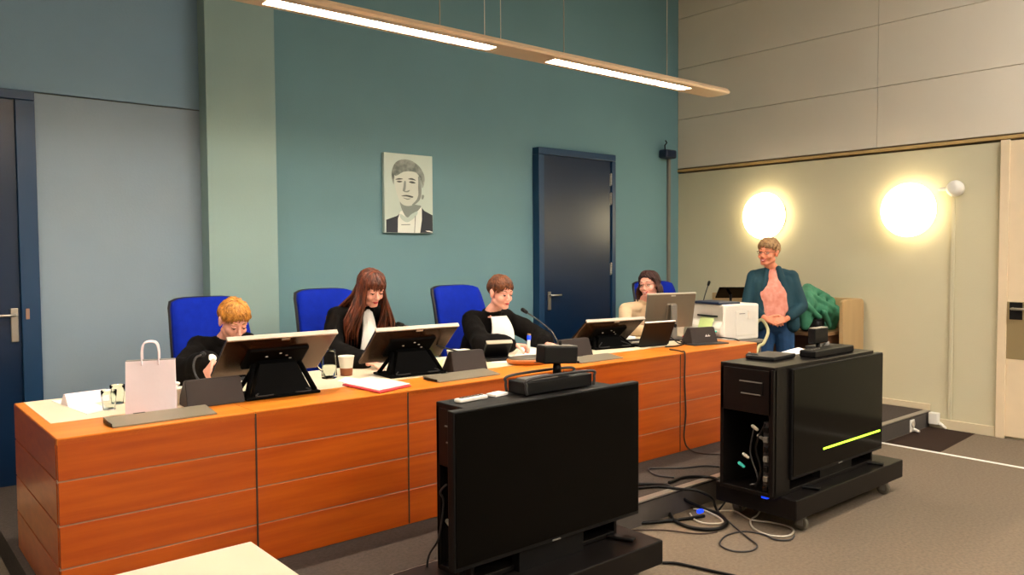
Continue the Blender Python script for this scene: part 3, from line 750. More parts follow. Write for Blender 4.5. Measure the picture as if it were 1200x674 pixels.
# ================================================================= CHAIRS
def chair(loc, rz, label):
    t = thing('office_chair', label, 'chair', loc, rz, 'blue high back chairs behind the desk')
    # backrest: rounded, slightly waisted shell. local: person faces -Y
    def back(th, grow, y0, name, mt, parent):
        m = MB(); nz, nx = 14, 10
        F = []
        for side in (-1, 1):
            G = []
            for i in range(nz+1):
                v = i/nz; z = .52+v*(.70+grow); row = []
                hw = (.238+.018*math.sin(PI*min(1, v*1.1))) + grow/2
                if v > .93: hw *= 1-((v-.93)/.07)**3*.06
                if v < .12: hw *= .86+.14*(v/.12)
                for j in range(nx+1):
                    u = -1+2*j/nx
                    zz = z-(abs(u)**6)*.022*(v > .8)*max(0, v-.8)/.2
                    curve = .045*u*u*-1
                    row.append(m.bm.verts.new((u*hw, y0+side*th/2*(1-.55*max(abs(u)**6, (2*v-1)**10))+curve+(v-.5)*.13-.04*math.sin(PI*v), zz)))
                G.append(row)
            F.append(G)
            for i in range(nz):
                for j in range(nx): m.bm.faces.new((G[i][j], G[i][j+1], G[i+1][j+1], G[i+1][j]))
        A, B = F
        ring = [(0, j) for j in range(nx)]+[(i, nx) for i in range(nz)]+[(nz, j) for j in range(nx, 0, -1)]+[(i, 0) for i in range(nz, 0, -1)]
        for k in range(len(ring)):
            a = ring[k]; b = ring[(k+1) % len(ring)]
            m.bm.faces.new((A[a[0]][a[1]], A[b[0]][b[1]], B[b[0]][b[1]], B[a[0]][a[1]]))
        return m.build(name, mt, parent, smooth=True)
    back(.075, 0, 0, 'backrest', 'chair', t); back(.05, .004, .045, 'back_shell', 'chairback', t)
    MB().box((0, -.26, .455), (.50, .48, .09), bev=.035, seg=4).build('seat', 'chair', t, smooth=True)
    MB().cap((0, .06, .35), (0, .10, .62), .03).cap((0, .06, .36), (0, -.15, .39), .03).build('back_support', 'chairback', t)
    for s in (-1, 1):
        MB().cap((s*.27, -.2, .41), (s*.29, -.2, .62), .016).cap((s*.2, -.2, .405), (s*.27, -.2, .41), .016).box((s*.29, -.22, .64), (.06, .26, .03), bev=.012).build('armrest', 'chairback', t)
    MB().tube([(0, -.2, .08), (0, -.2, .40)], .028, 12).build('gas_lift', 'chairback', t)
    for k in range(5):
        a = k*2*PI/5+.3; e = V((math.cos(a)*.28, -.2+math.sin(a)*.28, .07))
        l = MB().tube([(0, -.2, .10), e], [.03, .018], 8).build('leg', 'chairback', t)
        MB().lathe([(.028, -.012), (.028, .012)], c=e-V((0, 0, .04)), rot=Matrix.Rotation(R(90), 3, 'Y'), n=14).build('caster_wheel', 'black', l)
    return t
chair((1.83, 5.24, HP), R(3), 'blue high back chair behind the blond boy, leftmost chair')
chair((2.69, 5.25, HP), R(4), 'blue high back chair behind the long haired girl').scale.z = 1.02
chair((3.86, 5.24, HP), R(4), 'blue high back chair behind the brown haired boy').scale.z = 1.012
chair((6.36, 5.24, HP), R(-14), 'blue high back chair behind the woman in beige').scale.z = .985
# black bag with the green coat lying over it on the side desk
t = thing('black_bag', 'black soft bag lying on the side desk under the green coat', 'bag', (7.24, 4.04, HP+.718))
m = MB()
for k in range(14): m.ell((7.24+random.uniform(-.07, .07), 4.04+random.uniform(-.12, .12), HP+.718+.075+random.uniform(-.01, .03)), (.06, .07, .072), sub=2)
fuse(m, 'bag_body', 'black', t, .008, 3, fold=.008)
MB().tube(bez([(-.02, -.12, .10), (-.06, -.17, .13), (-.10, -.12, .10), (-.11, 0, .06)]), .01).build('bag_strap', 'black', t)
t = thing('green_coat', 'green padded coat heaped over the black bag beside the standing woman', 'coat', (7.3, 4.0, HP+.86))
m = MB()
def ct(px, py, Y): return aty(px, py, Y)
top = [(941, 342), (946, 337), (952, 340), (962, 346), (972, 352), (980, 358)]
mid = [(941, 356), (946, 352), (952, 358), (962, 363), (972, 367), (978, 370)]
bot = [(941, 374), (943, 382), (948, 374), (958, 378), (966, 384), (974, 384)]
for k in range(6):
    a_, b_, c_ = ct(*top[k], 4.05), ct(*mid[k], 3.97-.02*(k % 2)), ct(*bot[k], 3.97)
    m.cap(a_, b_, .045, .062); m.cap(b_, c_, .062, .042)
    if k: m.cap(pa_, a_, .045); m.cap(pb_, b_, .06); m.cap(pc_, c_, .04)
    pa_, pb_, pc_ = a_, b_, c_
m.cap(ct(944, 357, 3.92), ct(960, 372, 3.90), .030, .026); m.cap(ct(950, 346, 3.95), ct(976, 362, 3.92), .034, .030); m.cap(ct(966, 366, 3.87), ct(972, 382, 3.88), .028, .024)
fuse(m, 'coat_cloth', 'coat', t, .009, 4, fold=.010, fscale=11)

# ================================================================= TV CARTS
def tv_cart(name_lb, x0, x1, yf, zb, zt, bx0, bx1, byb, basex, basey, bz, ops):
    t = thing('screen_cart', name_lb, 'cart', ((x0+x1)/2, (yf+byb)/2, 0))
    W = dict(parent=t, world=True)
    m = MB().use('black').box(((x0+x1)/2, yf+.022, (zb+zt)/2), (x1-x0, .044, zt-zb), bev=.005)
    tv = m.build('television', None, **W)
    def sub(mb, name, mt):
        o = mb.build(name, mt, None); o.parent = tv
        o.data.transform(Matrix.Translation(-root_loc(tv))); return o
    sub(MB().box(((x0+x1)/2, yf-.0015, (zb+zt)/2+.006), (x1-x0-.02, .004, zt-zb-.03)), 'screen', 'blackgloss')
    sub(MB().box(((x0+x1)/2, yf-.002, zb+.008), (.05, .004, .006)), 'badge', 'grey')
    sub(MB().box(((x0+x1)/2, yf+.075, (zb+zt)/2), ((x1-x0)*.5, .06, .3), bev=.01), 'rear_housing', 'black')
    # cabinet behind: frame with an open cable niche on its left side
    yb0 = yf+.06 if bx0 > x0 else yf+.02
    wz = MB().use('blackcab'); th = .02
    ztop = .985
    wz.box(((bx0+bx1)/2, (yb0+byb)/2, ztop-.0125), (bx1-bx0, byb-yb0, .025), bev=.004)
    wz.box((bx1-.01, (yb0+byb)/2, (bz+ztop)/2), (th, byb-yb0, ztop-bz-.03), bev=.003)
    wz.box(((bx0+bx1)/2, byb-.01, (bz+ztop)/2), (bx1-bx0, th, ztop-bz-.03), bev=.003)
    wz.box((bx0+.01, (yb0+byb)/2, (.70+ztop)/2-.012), (th, byb-yb0, ztop-.70-.025), bev=.003)
    wz.box((bx0+.01, yb0+.02, (bz+ztop)/2), (th, .04, ztop-bz-.03), bev=.003)
    wz.box((bx0+.01, byb-.012, (bz+ztop)/2), (th, .024, ztop-bz-.03), bev=.003)
    wz.box(((bx0+bx1)/2, (yb0+byb)/2, bz+.012), (bx1-bx0, byb-yb0, .024), bev=.003)
    if bx0 < x0: wz.box(((bx0+x0)/2, yb0+.01, (bz+ztop)/2), (x0-bx0+.03, .02, ztop-bz-.03), bev=.003)
    cab = wz.build('cabinet', None, **W)
    h = MB().use('black').box((bx0-.002, (yb0+byb)/2-.03, .85), (.008, .15, .075)).use('grey').box((bx0-.008, (yb0+byb)/2-.03, .887), (.006, .15, .006)).box((bx0-.008, (yb0+byb)/2-.03, .815), (.006, .13, .006))
    h.build('handle_slot', None, **W)
    pn = MB().use('darkgrey').box((bx0+.06, yb0+.075, (bz+.68)/2+.01), (.03, .05, .62-bz-.02))
    pn.build('socket_strip', None, **W)
    for k in range(7): MB().box((bx0+.035, yb0+.075, .26+k*.058), (.024, .032, .034), bev=.004).build('plug', 'grey' if k % 2 else 'black', **W)
    for k, (yy, zz, mt) in enumerate([(.14, .60, 'silveredge'), (.20, .42, 'silveredge'), (.23, .36, 'cyan'), (.10, .55, 'grey')]):
        if yb0+yy < byb-.03: MB().cap((bx0+.04, yb0+yy, zz), (bx0+.04, yb0+yy+.03, zz+.015), .010).build('plug', mt, **W)
    MB().box((bx0+.03, yb0+.075, .215+.0), (.03, .04, .022), bev=.004).build('blue_plug', 'blueled', **W)
    MB().tube(bez([(bx0+.04, yb0+.16, .60), (bx0+.05, yb0+.19, .45), (bx0+.04, yb0+.13, .3), (bx0+.03, yb0+.18, bz+.04)]), .006).build('cable', 'darkgrey', **W)
    MB().tube(bez([(bx0+.05, yb0+.09, .64), (bx0+.03, yb0+.14, .5), (bx0+.04, yb0+.11, .36), (bx0+.03, yb0+.14, bz+.04)]), .008).build('cable', 'black', **W)
    MB().box(((basex[0]+basex[1])/2, (basey[0]+basey[1])/2, (.10+bz)/2), (basex[1]-basex[0], basey[1]-basey[0], bz-.10), bev=.006).build('base', 'blackcab', **W)
    for sx in (basex[0]+.16, basex[1]-.16):
        for sy in (basey[0]+.06, basey[1]-.06):
            c_ = MB().box((sx, sy, .085), (.05, .05, .03), bev=.006).box((sx-.017, sy, .06), (.005, .035, .06)).box((sx+.017, sy, .06), (.005, .035, .06)).build('caster_fork', 'grey', **W)
            o = MB().lathe([(.03, -.012), (.042, -.011), (.042, .011), (.03, .012)], c=(0, 0, 0), rot=Matrix.Rotation(R(90), 3, 'Y'), n=20).build('caster_wheel', 'leather')
            o.parent = c_; o.data.transform(Matrix.Translation(V((sx, sy, .0425))-root_loc(c_)))
    # feet brackets of the television
    for sx in (x0+.18, x1-.14):
        MB().box((sx, yf+.02, bz+.012), (.05, .18, .016), rot=R(20), bev=.006).build('bracket', 'black', **W)
    MB().box(((x0+x1)/2, yf+.05, (bz+zb)/2), ((x1-x0)*.35, .05, zb-bz+.03)).build('mount', 'black', **W)
    return t
tc2 = tv_cart('tall black screen cart at right with a painted green reflection on its screen', 4.225, 5.375, 2.45, .305, .965, 4.07, 5.28, 2.84, (4.14, 5.52), (2.37, 2.92), .22, None)
tc1 = tv_cart('black screen cart in the foreground with an all black screen', 1.90, 3.06, 2.62, .322, 1.0, 2.03, 2.96, 2.93, (1.84, 3.08), (2.48, 3.01), .22, None)
# reflection streak on the right screen, put in as a glowing strip
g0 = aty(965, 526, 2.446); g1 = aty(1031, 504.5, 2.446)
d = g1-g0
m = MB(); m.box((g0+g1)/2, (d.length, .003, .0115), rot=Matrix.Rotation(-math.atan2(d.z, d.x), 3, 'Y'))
o = m.build('painted_reflection', 'green_reflection', tc2, world=True)
# things on the right cart
zc = .986
def cart_pt(x, y): return atz(x, y, zc)
c = cart_pt(882, 420)
t = thing('computer_mouse', 'black computer mouse on the right screen cart corner', 'mouse', c, R(-15))
m = MB(); m.ell((0, 0, .016), (.032, .055, .018)); bmesh.ops.bisect_plane(m.bm, geom=list(m.bm.verts)+list(m.bm.edges)+list(m.bm.faces), plane_co=(0, 0, .0), plane_no=(0, 0, -1), clear_outer=True); m.build('mouse_shell', 'black', t)
MB().box((0, .03, .034), (.007, .018, .006), bev=.002).build('scroll_wheel', 'silveredge', t)
c = (4.43, 2.72, zc)
t = thing('laptop', 'closed black laptop lying on the right screen cart', 'laptop', c, R(4))
MB().box((0, 0, .008), (.28, .19, .014), bev=.004).build('laptop_base', 'black', t)
MB().box((0, 0, .020), (.28, .19, .008), bev=.003).build('laptop_lid', 'darkgrey', t)
t = MB(); t.prism([(-.13, -.05), (.11, -.07), (.16, .04), (-.07, .07)], 'z', 0, .003)
bmesh.ops.subdivide_edges(t.bm, edges=list(t.bm.edges), cuts=5, use_grid_fill=True)
for v in t.bm.verts: v.co.z += .03*max(0, 1-(V((v.co.x-.02, v.co.y, 0)).length/.09))
tag(t.build('paper_sheet', 'paper', loc=(4.80, 2.755, zc)), 'crumpled white paper on the right screen cart', 'paper')
t = thing('conference_camera', 'small black camera box on a stand on the right screen cart', 'camera', (4.97, 2.70, zc), R(0))
MB().box((0, .0, .006), (.20, .09, .012), bev=.004).build('camera_foot', 'black', t)
MB().cap((0, 0, .01), (0, 0, .05), .014).build('camera_neck', 'black', t)
MB().box((0, 0, .105), (.175, .055, .10), bev=.008).build('camera_body', 'black', t)
MB().box((-.04, -.002, .157), (.07, .045, .004)).box((.045, -.002, .157), (.07, .045, .004)).build('top_trim', 'silveredge', t)
MB().cap((.08, 0, .03), (.11, -.01, .045), .014).build('camera_knob', 'grey', t)
t = thing('sound_bar', 'long black device with grey buttons at the front of the right cart top', 'device', (4.86, 2.575, zc))
MB().box((0, 0, .022), (.50, .11, .044), bev=.008).build('device_body', 'black', t)
for k in range(4): MB().box((-.2+k*.03, 0, .046), (.016, .012, .004)).build('button', 'grey', t)
tag(MB().box((0, 0, .012), (.26, .10, .022), bev=.004).build('remote_box', 'darkgrey', loc=(5.13, 2.76, zc)), 'flat dark box at the far end of the right screen cart top', 'device')
# things on the left cart
c = atz(548, 470, zc)
t = thing('remote_control', 'white remote control on the foreground screen cart', 'remote', (c.x+.02, c.y, zc), R(5))
MB().box((0, 0, .009), (.17, .045, .018), bev=.006).build('remote_body', 'white', t)
m = MB()
for k in range(7): m.box((-.06+k*.02, 0, .019), (.010, .02, .003))
m.build('button_field', 'darkgrey', t)
c = atz(578, 466, zc)
tag(MB().box((0, 0, .006), (.09, .06, .012), rot=R(10), bev=.002).build('note_block', 'paper', loc=(2.33, 2.86, zc)), 'small white note block behind the remote control on the foreground cart', 'notepad')
t = thing('equipment_case', 'black equipment case with tubular frame on top of the foreground cart', 'case', (2.62, 2.80, zc))
MB().box((0, 0, .035), (.44, .13, .062), bev=.006).build('case_body', 'black', t)
for s in (-1, 1):
    MB().tube(bez([(-.22, s*.073, .009), (-.225, s*.073, .05), (-.19, s*.073, .082), (.19, s*.073, .082), (.225, s*.073, .05), (.22, s*.073, .009)]), .007).build('frame_tube', 'darkgrey', t)
MB().box((-.09, 0, .070), (.2, .08, .008)).build('top_plate', 'grey', t)
t = thing('conference_camera', 'black box camera on a short neck above the foreground cart', 'camera', (2.66, 2.80, zc+.075), R(-8))
MB().cap((0, 0, .005), (0, 0, .05), .022, .018).build('camera_neck', 'black', t)
MB().box((0, 0, .095), (.20, .08, .085), rot=Matrix.Rotation(R(4), 3, 'Y'), bev=.008).build('camera_body', 'black', t)
MB().box((0, -.005, .139), (.19, .07, .004), rot=Matrix.Rotation(R(4), 3, 'Y')).build('top_trim', 'grey', t)
MB().lathe([(.022, 0), (.022, .01), (.012, .012)], c=(.01, .041, .095), rot=Matrix.Rotation(R(-90), 3, 'X'), n=20).build('lens', 'blackgloss', t)
MB().cap((.02, 0, .142), (.02, 0, .155), .008).build('camera_knob', 'black', t)
# silver connector and cable on the foreground cart's side
tag(MB().tube(bez([aty(523, 568, 2.80), aty(516, 577, 2.85), aty(520, 590, 2.86), aty(514, 630, 2.9), aty(503, 650, 2.95), aty(500, 668, 2.98)]), .005).build('side_cable', 'darkgrey'), 'thin cable hanging at the left side of the foreground cart', 'cable')

# ================================================================= CABLES ON THE FLOOR
def floor_cable(pts, r, m_, lb, zs=None, lift=.0):
    P = []
    for i, (x, y) in enumerate(pts):
        z = (zs[i] if zs else 0)+r+.002
        P.append(atz(740+x/3.873, 500+y/3.873, z))
    o = MB().tube(bez(P, 8), r, 8).build('floor_cable', m_); tag(o, lb, 'cable', 'cables between the two screen carts')
P_ = HP
floor_cable([(20, 262), (110, 262), (170, 272), (240, 330), (330, 372), (400, 398), (432, 440), (380, 466), (280, 460), (200, 430), (175, 395)], .011, 'black', 'thick black cable coiled in a loop on the floor between the screen carts', [P_, P_, P_, .06, 0, 0, 0, 0, 0, 0, 0])
floor_cable([(20, 280), (120, 272), (210, 282), (300, 292), (365, 325), (380, 362), (400, 400)], .009, 'black', 'black cable arching over the platform edge toward the right cart', [P_, P_, P_, P_, .10, .02, 0])
floor_cable([(170, 255), (240, 230), (330, 227), (395, 243), (412, 290), (420, 330)], .010, 'black', 'thick black cable lying along the aluminium platform edge', [P_, P_, P_, P_, .1, .0])
floor_cable([(400, 182), (330, 178), (230, 188), (90, 190), (85, 205), (120, 222), (195, 231)], .006, 'darkgrey', 'thin cable lying on the platform carpet below the desk', [P_]*7)
floor_cable([(390, 385), (470, 385), (540, 422), (640, 436), (715, 455), (735, 478), (700, 498), (620, 492), (555, 462), (540, 425), (572, 400), (598, 350), (600, 315)], .0055, 'silveredge', 'pale thin cable looped on the floor in front of the right cart caster', [0]*10+[0, .05, .1])
floor_cable([(430, 420), (480, 465), (530, 505), (570, 540), (540, 564), (460, 564), (402, 535), (430, 495), (510, 476), (600, 490), (650, 512), (720, 514), (740, 495)], .005, 'darkgrey', 'thin grey cable in a wide loop nearest the camera beside the right cart')
floor_cable([(0, 440), (100, 434), (250, 418), (330, 405)], .011, 'black', 'black cable running from the foreground cart along the step')
floor_cable([(0, 470), (150, 470), (300, 486), (390, 478)], .004, 'plinth', 'thin brown cable crossing the open carpet between the carts')
floor_cable([(265, 395), (290, 425), (340, 440), (410, 438), (400, 415), (330, 380), (280, 375)], .0055, 'silveredge', 'pale cable coiled small beside the blue connector')
floor_cable([(390, 385), (420, 350), (440, 320), (500, 310), (540, 350), (560, 380)], .006, 'black', 'short black cable rising at the corner of the right cart', [0, .03, .05, .06, .03, 0])
floor_cable([(140, 618), (200, 620), (260, 632), (350, 652), (460, 676), (520, 690)], .008, 'black', 'black cable leaving the foreground cart toward the bottom edge')
c = atz(740+312/3.873, 500+387/3.873, .02)
tag(MB().box((0, 0, .012), (.045, .026, .022), bev=.005).build('blue_connector', 'blueled', loc=(c.x, c.y, .012)), 'blue lit connector lying among the floor cables', 'connector')

# ================================================================= FOREGROUND TABLE
t = thing('white_table', 'ivory table corner at the bottom edge in the foreground', 'table', (.2, 1.95, 0))
MB().box((.133, .018, .7375), (1.25, .88, .025), bev=.004).build('tabletop', 'table', t)
MB().box((.133, .018, .71), (1.13, .76, .03)).build('table_frame', 'grey', t)
for sx in (-.43, .69):
    for sy in (-.36, .39): MB().box((sx, sy, .36), (.04, .04, .72), bev=.004).build('leg', 'grey', t)

# ================================================================= PEOPLE
def frame(fw, roll_=0):
    y = V(fw).normalized(); up = V((0, 0, 1)); x = y.cross(up).normalized(); z = x.cross(y)
    m = Matrix((x, y, z)).transposed()
    return m @ Matrix.Rotation(roll_, 3, 'Y')
def head_shapes(mb, C, Rm, s=1.0):
    """x = the head's own right, y = forward, z = up"""
    T = lambda p: V(C) + Rm @ (V(p)*s)
    E_ = lambda c, r: mb.ell(T(c), tuple(x*s for x in r), rot=Rm, sub=3)
    E_((0, -.012, .03), (.074, .095, .085)); E_((0, .026, -.022), (.060, .062, .078))
    mb.cap(T((-.012, .062, -.088)), T((.012, .062, -.088)), .021*s)
    for q in (-1, 1):
        mb.cap(T((q*.046, .0, -.058)), T((q*.012, .060, -.088)), .023*s, .020*s)
        E_((q*.036, .055, -.030), (.025, .026, .024))
        E_((q*.076, -.008, -.006), (.010, .019, .031)); E_((q*.079, -.016, .008), (.009, .014, .020))
        E_((q*.010, .100, -.033), (.008, .009, .007))
    mb.cap(T((-.036, .072, .024)), T((.036, .072, .024)), .014*s)
    mb.cap(T((0, .084, .006)), T((0, .106, -.028)), .0075*s, .0105*s)
    E_((0, .082, -.060), (.024, .012, .014))
    mb.cap(T((0, -.02, -.05)), T((0, -.03, -.11)), .050*s, .047*s)
def hand_shapes(mb, Wr, dirn, palm, s=1.0, side=1, curl=(35, 40, 45, 50), tcurl=20, spread=5):
    """Wr wrist; dirn wrist->knuckles; palm = palm normal; side +1 thumb on dirn x palm side"""
    d = V(dirn).normalized(); n = V(palm); n = (n-d*n.dot(d)).normalized(); a = d.cross(n)*side
    W_ = V(Wr)
    lens = [(.042, .024, .019), (.046, .028, .020), (.042, .026, .020), (.033, .020, .017)]
    for k in range(4):
        off = (.027-.018*k)*s
        base = W_ + a*off*.55 + d*.012*s; kn = W_ + a*off + d*(.088-.004*abs(k-1))*s
        mb.cap(base, kn, .0125*s, .0105*s, 10)
        ang = 0; p = kn; rr = .0092*s
        sp = Matrix.Rotation(R((1.5-k)*spread)*side, 3, n)
        for L_, cc in zip(lens[k], (1, .9, .6)):
            ang += R(curl[k])*cc
            dd = sp @ (d*math.cos(ang)+n*math.sin(ang)); q = p+dd*L_*s
            mb.cap(p, q, rr, rr*.9, 10); p = q; rr *= .9
    t0 = W_+a*.020*s+d*.022*s+n*.006*s
    dd = (d*.62+a*.72+n*math.sin(R(tcurl))).normalized(); p1 = t0+dd*.038*s
    dd2 = (d*.85+a*.30+n*math.sin(R(tcurl*1.6))).normalized(); p2 = p1+dd2*.030*s; p3 = p2+(dd2*.9+n*.3).normalized()*.022*s
    mb.cap(t0, p1, .0135*s, .011*s, 10); mb.cap(p1, p2, .0105*s, .0095*s, 10); mb.cap(p2, p3, .0093*s, .0078*s, 10)
def face_bits(parent, C, Rm, s, smile=0, look=-.2, browmat='brow', eye=.86, teeth=False, lid=.35, sk='skin'):
    off = root_loc(parent)
    T = lambda p: V(C)-off + Rm @ (V(p)*s)
    for q in (-1, 1):
        e = MB(); c = (q*.030, .0745, .004)
        e.ell(T(c), (.0155*s*eye, .012*s, .0098*s*eye), rot=Rm, sub=3); eo = e.build('eye', 'eyewhite', parent)
        i = MB(); i.ell(T((q*.030, .0845, .004+look*.012)), (.0068*s*eye, .004*s, .0068*s*eye), rot=Rm, sub=2); i.build('iris', 'iris', eo)
        k_ = MB(); k_.ell(T((q*.030, .0755, .004+(.0125-.0115*lid)*eye)), (.0168*s*eye, .0128*s, .0105*s*eye), rot=Rm, sub=3); k_.build('eyelid', sk, parent)
        l = MB(); l.tube([T((q*.030+u*.016*eye, .0805+.0075*(1-u*u), (.004+(.0045-.0105*lid)*eye)+.001*(1-u*u))) for u in (-1, -.5, 0, .5, 1)], .0019*s, 6); l.build('eyelash', 'iris', eo)
        b = MB(); b.tube([T((q*(.014+.036*u), .0865-.016*u*u, .027+.006*math.sin(PI*u*.9))) for u in (0, .25, .5, .75, 1)], [.003*s, .0042*s, .004*s, .0035*s, .002*s], 6, flat=.7); b.build('eyebrow', browmat, parent)
    m = MB(); w_ = .021+.008*smile
    m.tube([T((u*w_, .0945-.010*u*u, -.058+smile*.009*u*u)) for u in (-1, -.6, -.2, 0, .2, .6, 1)], [.0015*s, .0038*s, .0042*s, .0034*s, .0042*s, .0038*s, .0015*s], 8)
    lo = m.build('upper_lip', 'lips', parent)
    m = MB(); dz_ = -.0065-.006*smile
    m.tube([T((u*w_*.9, .0935-.010*u*u, -.058+dz_*(1-u*u*.9)+smile*.009*u*u)) for u in (-1, -.6, 0, .6, 1)], [.0015*s, .0045*s, .0052*s, .0045*s, .0015*s], 8); m.build('lower_lip', 'lips', parent)
    if teeth:
        m = MB(); m.tube([T((u*w_*.75, .0955-.010*u*u, -.0620+smile*.008*u*u)) for u in (-1, -.5, 0, .5, 1)], [.001*s, .0038*s, .0042*s, .0038*s, .001*s], 8); m.build('teeth', 'teeth', parent)
def hair(parent, C, Rm, s, mt, style, seed=1):
    rnd = random.Random(seed); mb = MB()
    T = lambda p: V(C) + Rm @ (V(p)*s)
    cen = V((0, -.012, .030)); rad = V((.0815, .102, .093))
    def phend(a):     # a: 0 front .. pi back
        a = abs((a+PI) % (2*PI)-PI); d = math.degrees(a)
        K = dict(short=[(0, 68), (25, 70), (45, 78), (62, 92), (76, 98), (88, 84), (104, 98), (120, 118), (180, 126)],
                 fringe=[(0, 92), (35, 94), (60, 112), (80, 120), (180, 130)],
                 side=[(0, 62), (25, 66), (50, 84), (70, 108), (95, 118), (180, 130)],
                 crop=[(0, 66), (30, 70), (52, 80), (68, 94), (80, 98), (92, 88), (108, 112), (180, 128)])[style]
        for (d0, p0), (d1, p1) in zip(K, K[1:]):
            if d <= d1: return R(p0+(p1-p0)*(d-d0)/(d1-d0))
        return R(K[-1][1])
    def S(a, ph, k=1): return cen + V((rad.x*math.sin(ph)*math.sin(a)*k, rad.y*math.sin(ph)*math.cos(a)*k, rad.z*math.cos(ph)*k))
    # base cap: closed shell
    na, npn = 40, 9
    outer = []; inner = []
    for i in range(npn+1):
        ro, ri = [], []
        for j in range(na):
            a = 2*PI*j/na; ph = max(.02, phend(a)*i/npn)
            ro.append(mb.bm.verts.new(T(S(a, ph, (1.0-.065*max(0, (i/npn-.55)/.45)**1.5)+.012*noise.noise(V((a*4, ph*4, seed))))))); ri.append(mb.bm.verts.new(T(S(a, ph, .90))))
        outer.append(ro); inner.append(ri)
    for G, fl in ((outer, 0), (inner, 1)):
        for i in range(npn):
            for j in range(na):
                q = (G[i][j], G[i][(j+1) % na], G[i+1][(j+1) % na], G[i+1][j]); f = mb.bm.faces.new(q[::-1] if fl else q); f.smooth = True
        mb.bm.faces.new(G[0] if not fl else G[0][::-1])
    for j in range(na): mb.bm.faces.new((outer[npn][j], inner[npn][j], inner[npn][(j+1) % na], outer[npn][(j+1) % na]))
    # locks
    n = 210 if style in ('short', 'crop') else 150
    for k in range(n):
        a = 2*PI*(k+rnd.random())/n*1.0
        sweep = {'short': .35, 'fringe': .05, 'side': .55, 'crop': .5}[style]
        p0 = rnd.choice([.05, .2, .4, .6])*phend(a); pe = phend(a)*(1.0+rnd.uniform(-.20, .09))
        pts = []; lift = rnd.uniform(.2, 1.3)
        for q in range(6):
            u = q/5; ph = p0+(pe-p0)*u; aa = a+sweep*(1-u)*(1 if style != 'crop' else -1)*rnd.uniform(.6, 1)
            pts.append(T(S(aa, ph, (1.0+.07*math.sin(PI*u)*lift-(.05*max(0, u-.6)/.4 if style in ('short', 'crop') else 0)))))
        mb.tube(pts, [.003*s, .007*s, .0085*s, .008*s, .006*s, .002*s], 6, flat=.6)
    if style in ('short', 'crop'):
        for k in range(70):
            a = R(rnd.uniform(-62, 62)); pe = phend(a)+R(rnd.uniform(-3, 16)); pts = []; lf = rnd.uniform(.02, .09); sw = rnd.uniform(.15, .6)
            for q in range(6):
                u = q/5; ph = R(rnd.uniform(18, 24))+(pe-R(20))*u
                pts.append(T(S(a-sw*(1-u), ph, 1.0+lf*math.sin(PI*(.15+.75*u))-.045*u*u)))
            mb.tube(pts, [.003*s, .0075*s, .0085*s, .0075*s, .0055*s, .0015*s], 6, flat=.6)
        for k in range(40):
            a = R(rnd.uniform(0, 360)); pts = [T(S(a+.5*(1-u), R(5+55*u), 1.03+rnd.uniform(.02, .09)*math.sin(PI*u))) for u in (0, .25, .5, .75, 1)]
            mb.tube(pts, [.003*s, .008*s, .009*s, .007*s, .002*s], 6, flat=.7)
    return mb
def fin_hair(mb, parent, mt):
    o = mb.build('hair', mt, parent, world=True); return o
def sleeve(mb, a, e, w_, r0, r1, r2):
    mb.cap(a, e, r0, r1); mb.cap(e, w_, r1, r2)
def ovaltorso(mb, a, b, r, dx, right, r2=None):
    r2 = r2 or r
    for q in (-1, -.33, .33, 1):
        mb.cap(V(a)+V(right)*dx*q, V(b)+V(right)*dx*q, r, r2)
def body(parent, J, m_, legs=True, s=1.0, hands=()):
    mb = MB()
    head_shapes(mb, J['head'], J['hr'], J['hs'])
    mb.cap(V(J['head'])+J['hr'] @ V((0, -.025, -.09))*J['hs'], J['neck'], .045*s, .055*s)
    rt = (V(J['sL'])-V(J['sR'])).normalized()
    mb.cap(J['neck'], J['chest'], .055*s, .10*s)
    mb.cap(V(J['sR']), V(J['neck'])-V((0, 0, .05)), .042*s, .05*s); mb.cap(V(J['sL']), V(J['neck'])-V((0, 0, .05)), .042*s, .05*s)
    ovaltorso(mb, J['chest'], J['pelvis'], .085*s, .055*s, rt)
    for sd in 'RL':
        mb.cap(J['s'+sd], J['e'+sd], .043*s, .036*s); mb.cap(J['e'+sd], J['w'+sd], .036*s, .024*s)
        if legs:
            mb.cap(J['h'+sd], J['k'+sd], .075*s, .052*s); mb.cap(J['k'+sd], J['a'+sd], .050*s, .034*s)
            mb.cap(J['a'+sd]-V((0, 0, .02)), J['t'+sd], .036*s, .028*s)
    for h in hands: hand_shapes(mb, *h[:3], **h[3])
    return fuse(mb, 'body', m_, parent, .0045, 4)
def seated_legs(J, x, y, fwd, sp=.09):
    f = V(fwd).normalized(); r = V((f.y, -f.x, 0))*-1
    for sd, q in (('R', -1), ('L', 1)):
        h = V((x, y, HP+.56))+r*q*sp
        J['h'+sd] = h; J['k'+sd] = h+f*.38+V((0, 0, -.01)); J['a'+sd] = J['k'+sd]+V((0, 0, -.43))+f*.02; J['t'+sd] = J['a'+sd]+f*.13+V((0, 0, -.055))
def shoes(parent, J, m_='black'):
    off = root_loc(parent)
    for sd in 'RL':
        a, t_ = V(J['a'+sd]), V(J['t'+sd]); d = (t_-a); d.z = 0; d.normalize()
        z = t_.z-.028
        mb = MB(); mb.cap(V((a.x, a.y, z+.045))-d*.03, V((t_.x, t_.y, z+.036)), .043, .034); mb.cap(V((a.x, a.y, z+.045)), V((a.x, a.y, z+.09)), .043, .042)
        o = fuse(mb, 'shoe', m_, parent, .006, 2)
        zmin = min(v.co.z for v in o.data.vertices)
        o.data.transform(Matrix.Translation((0, 0, (J['floor']-off.z)-zmin+.001)))
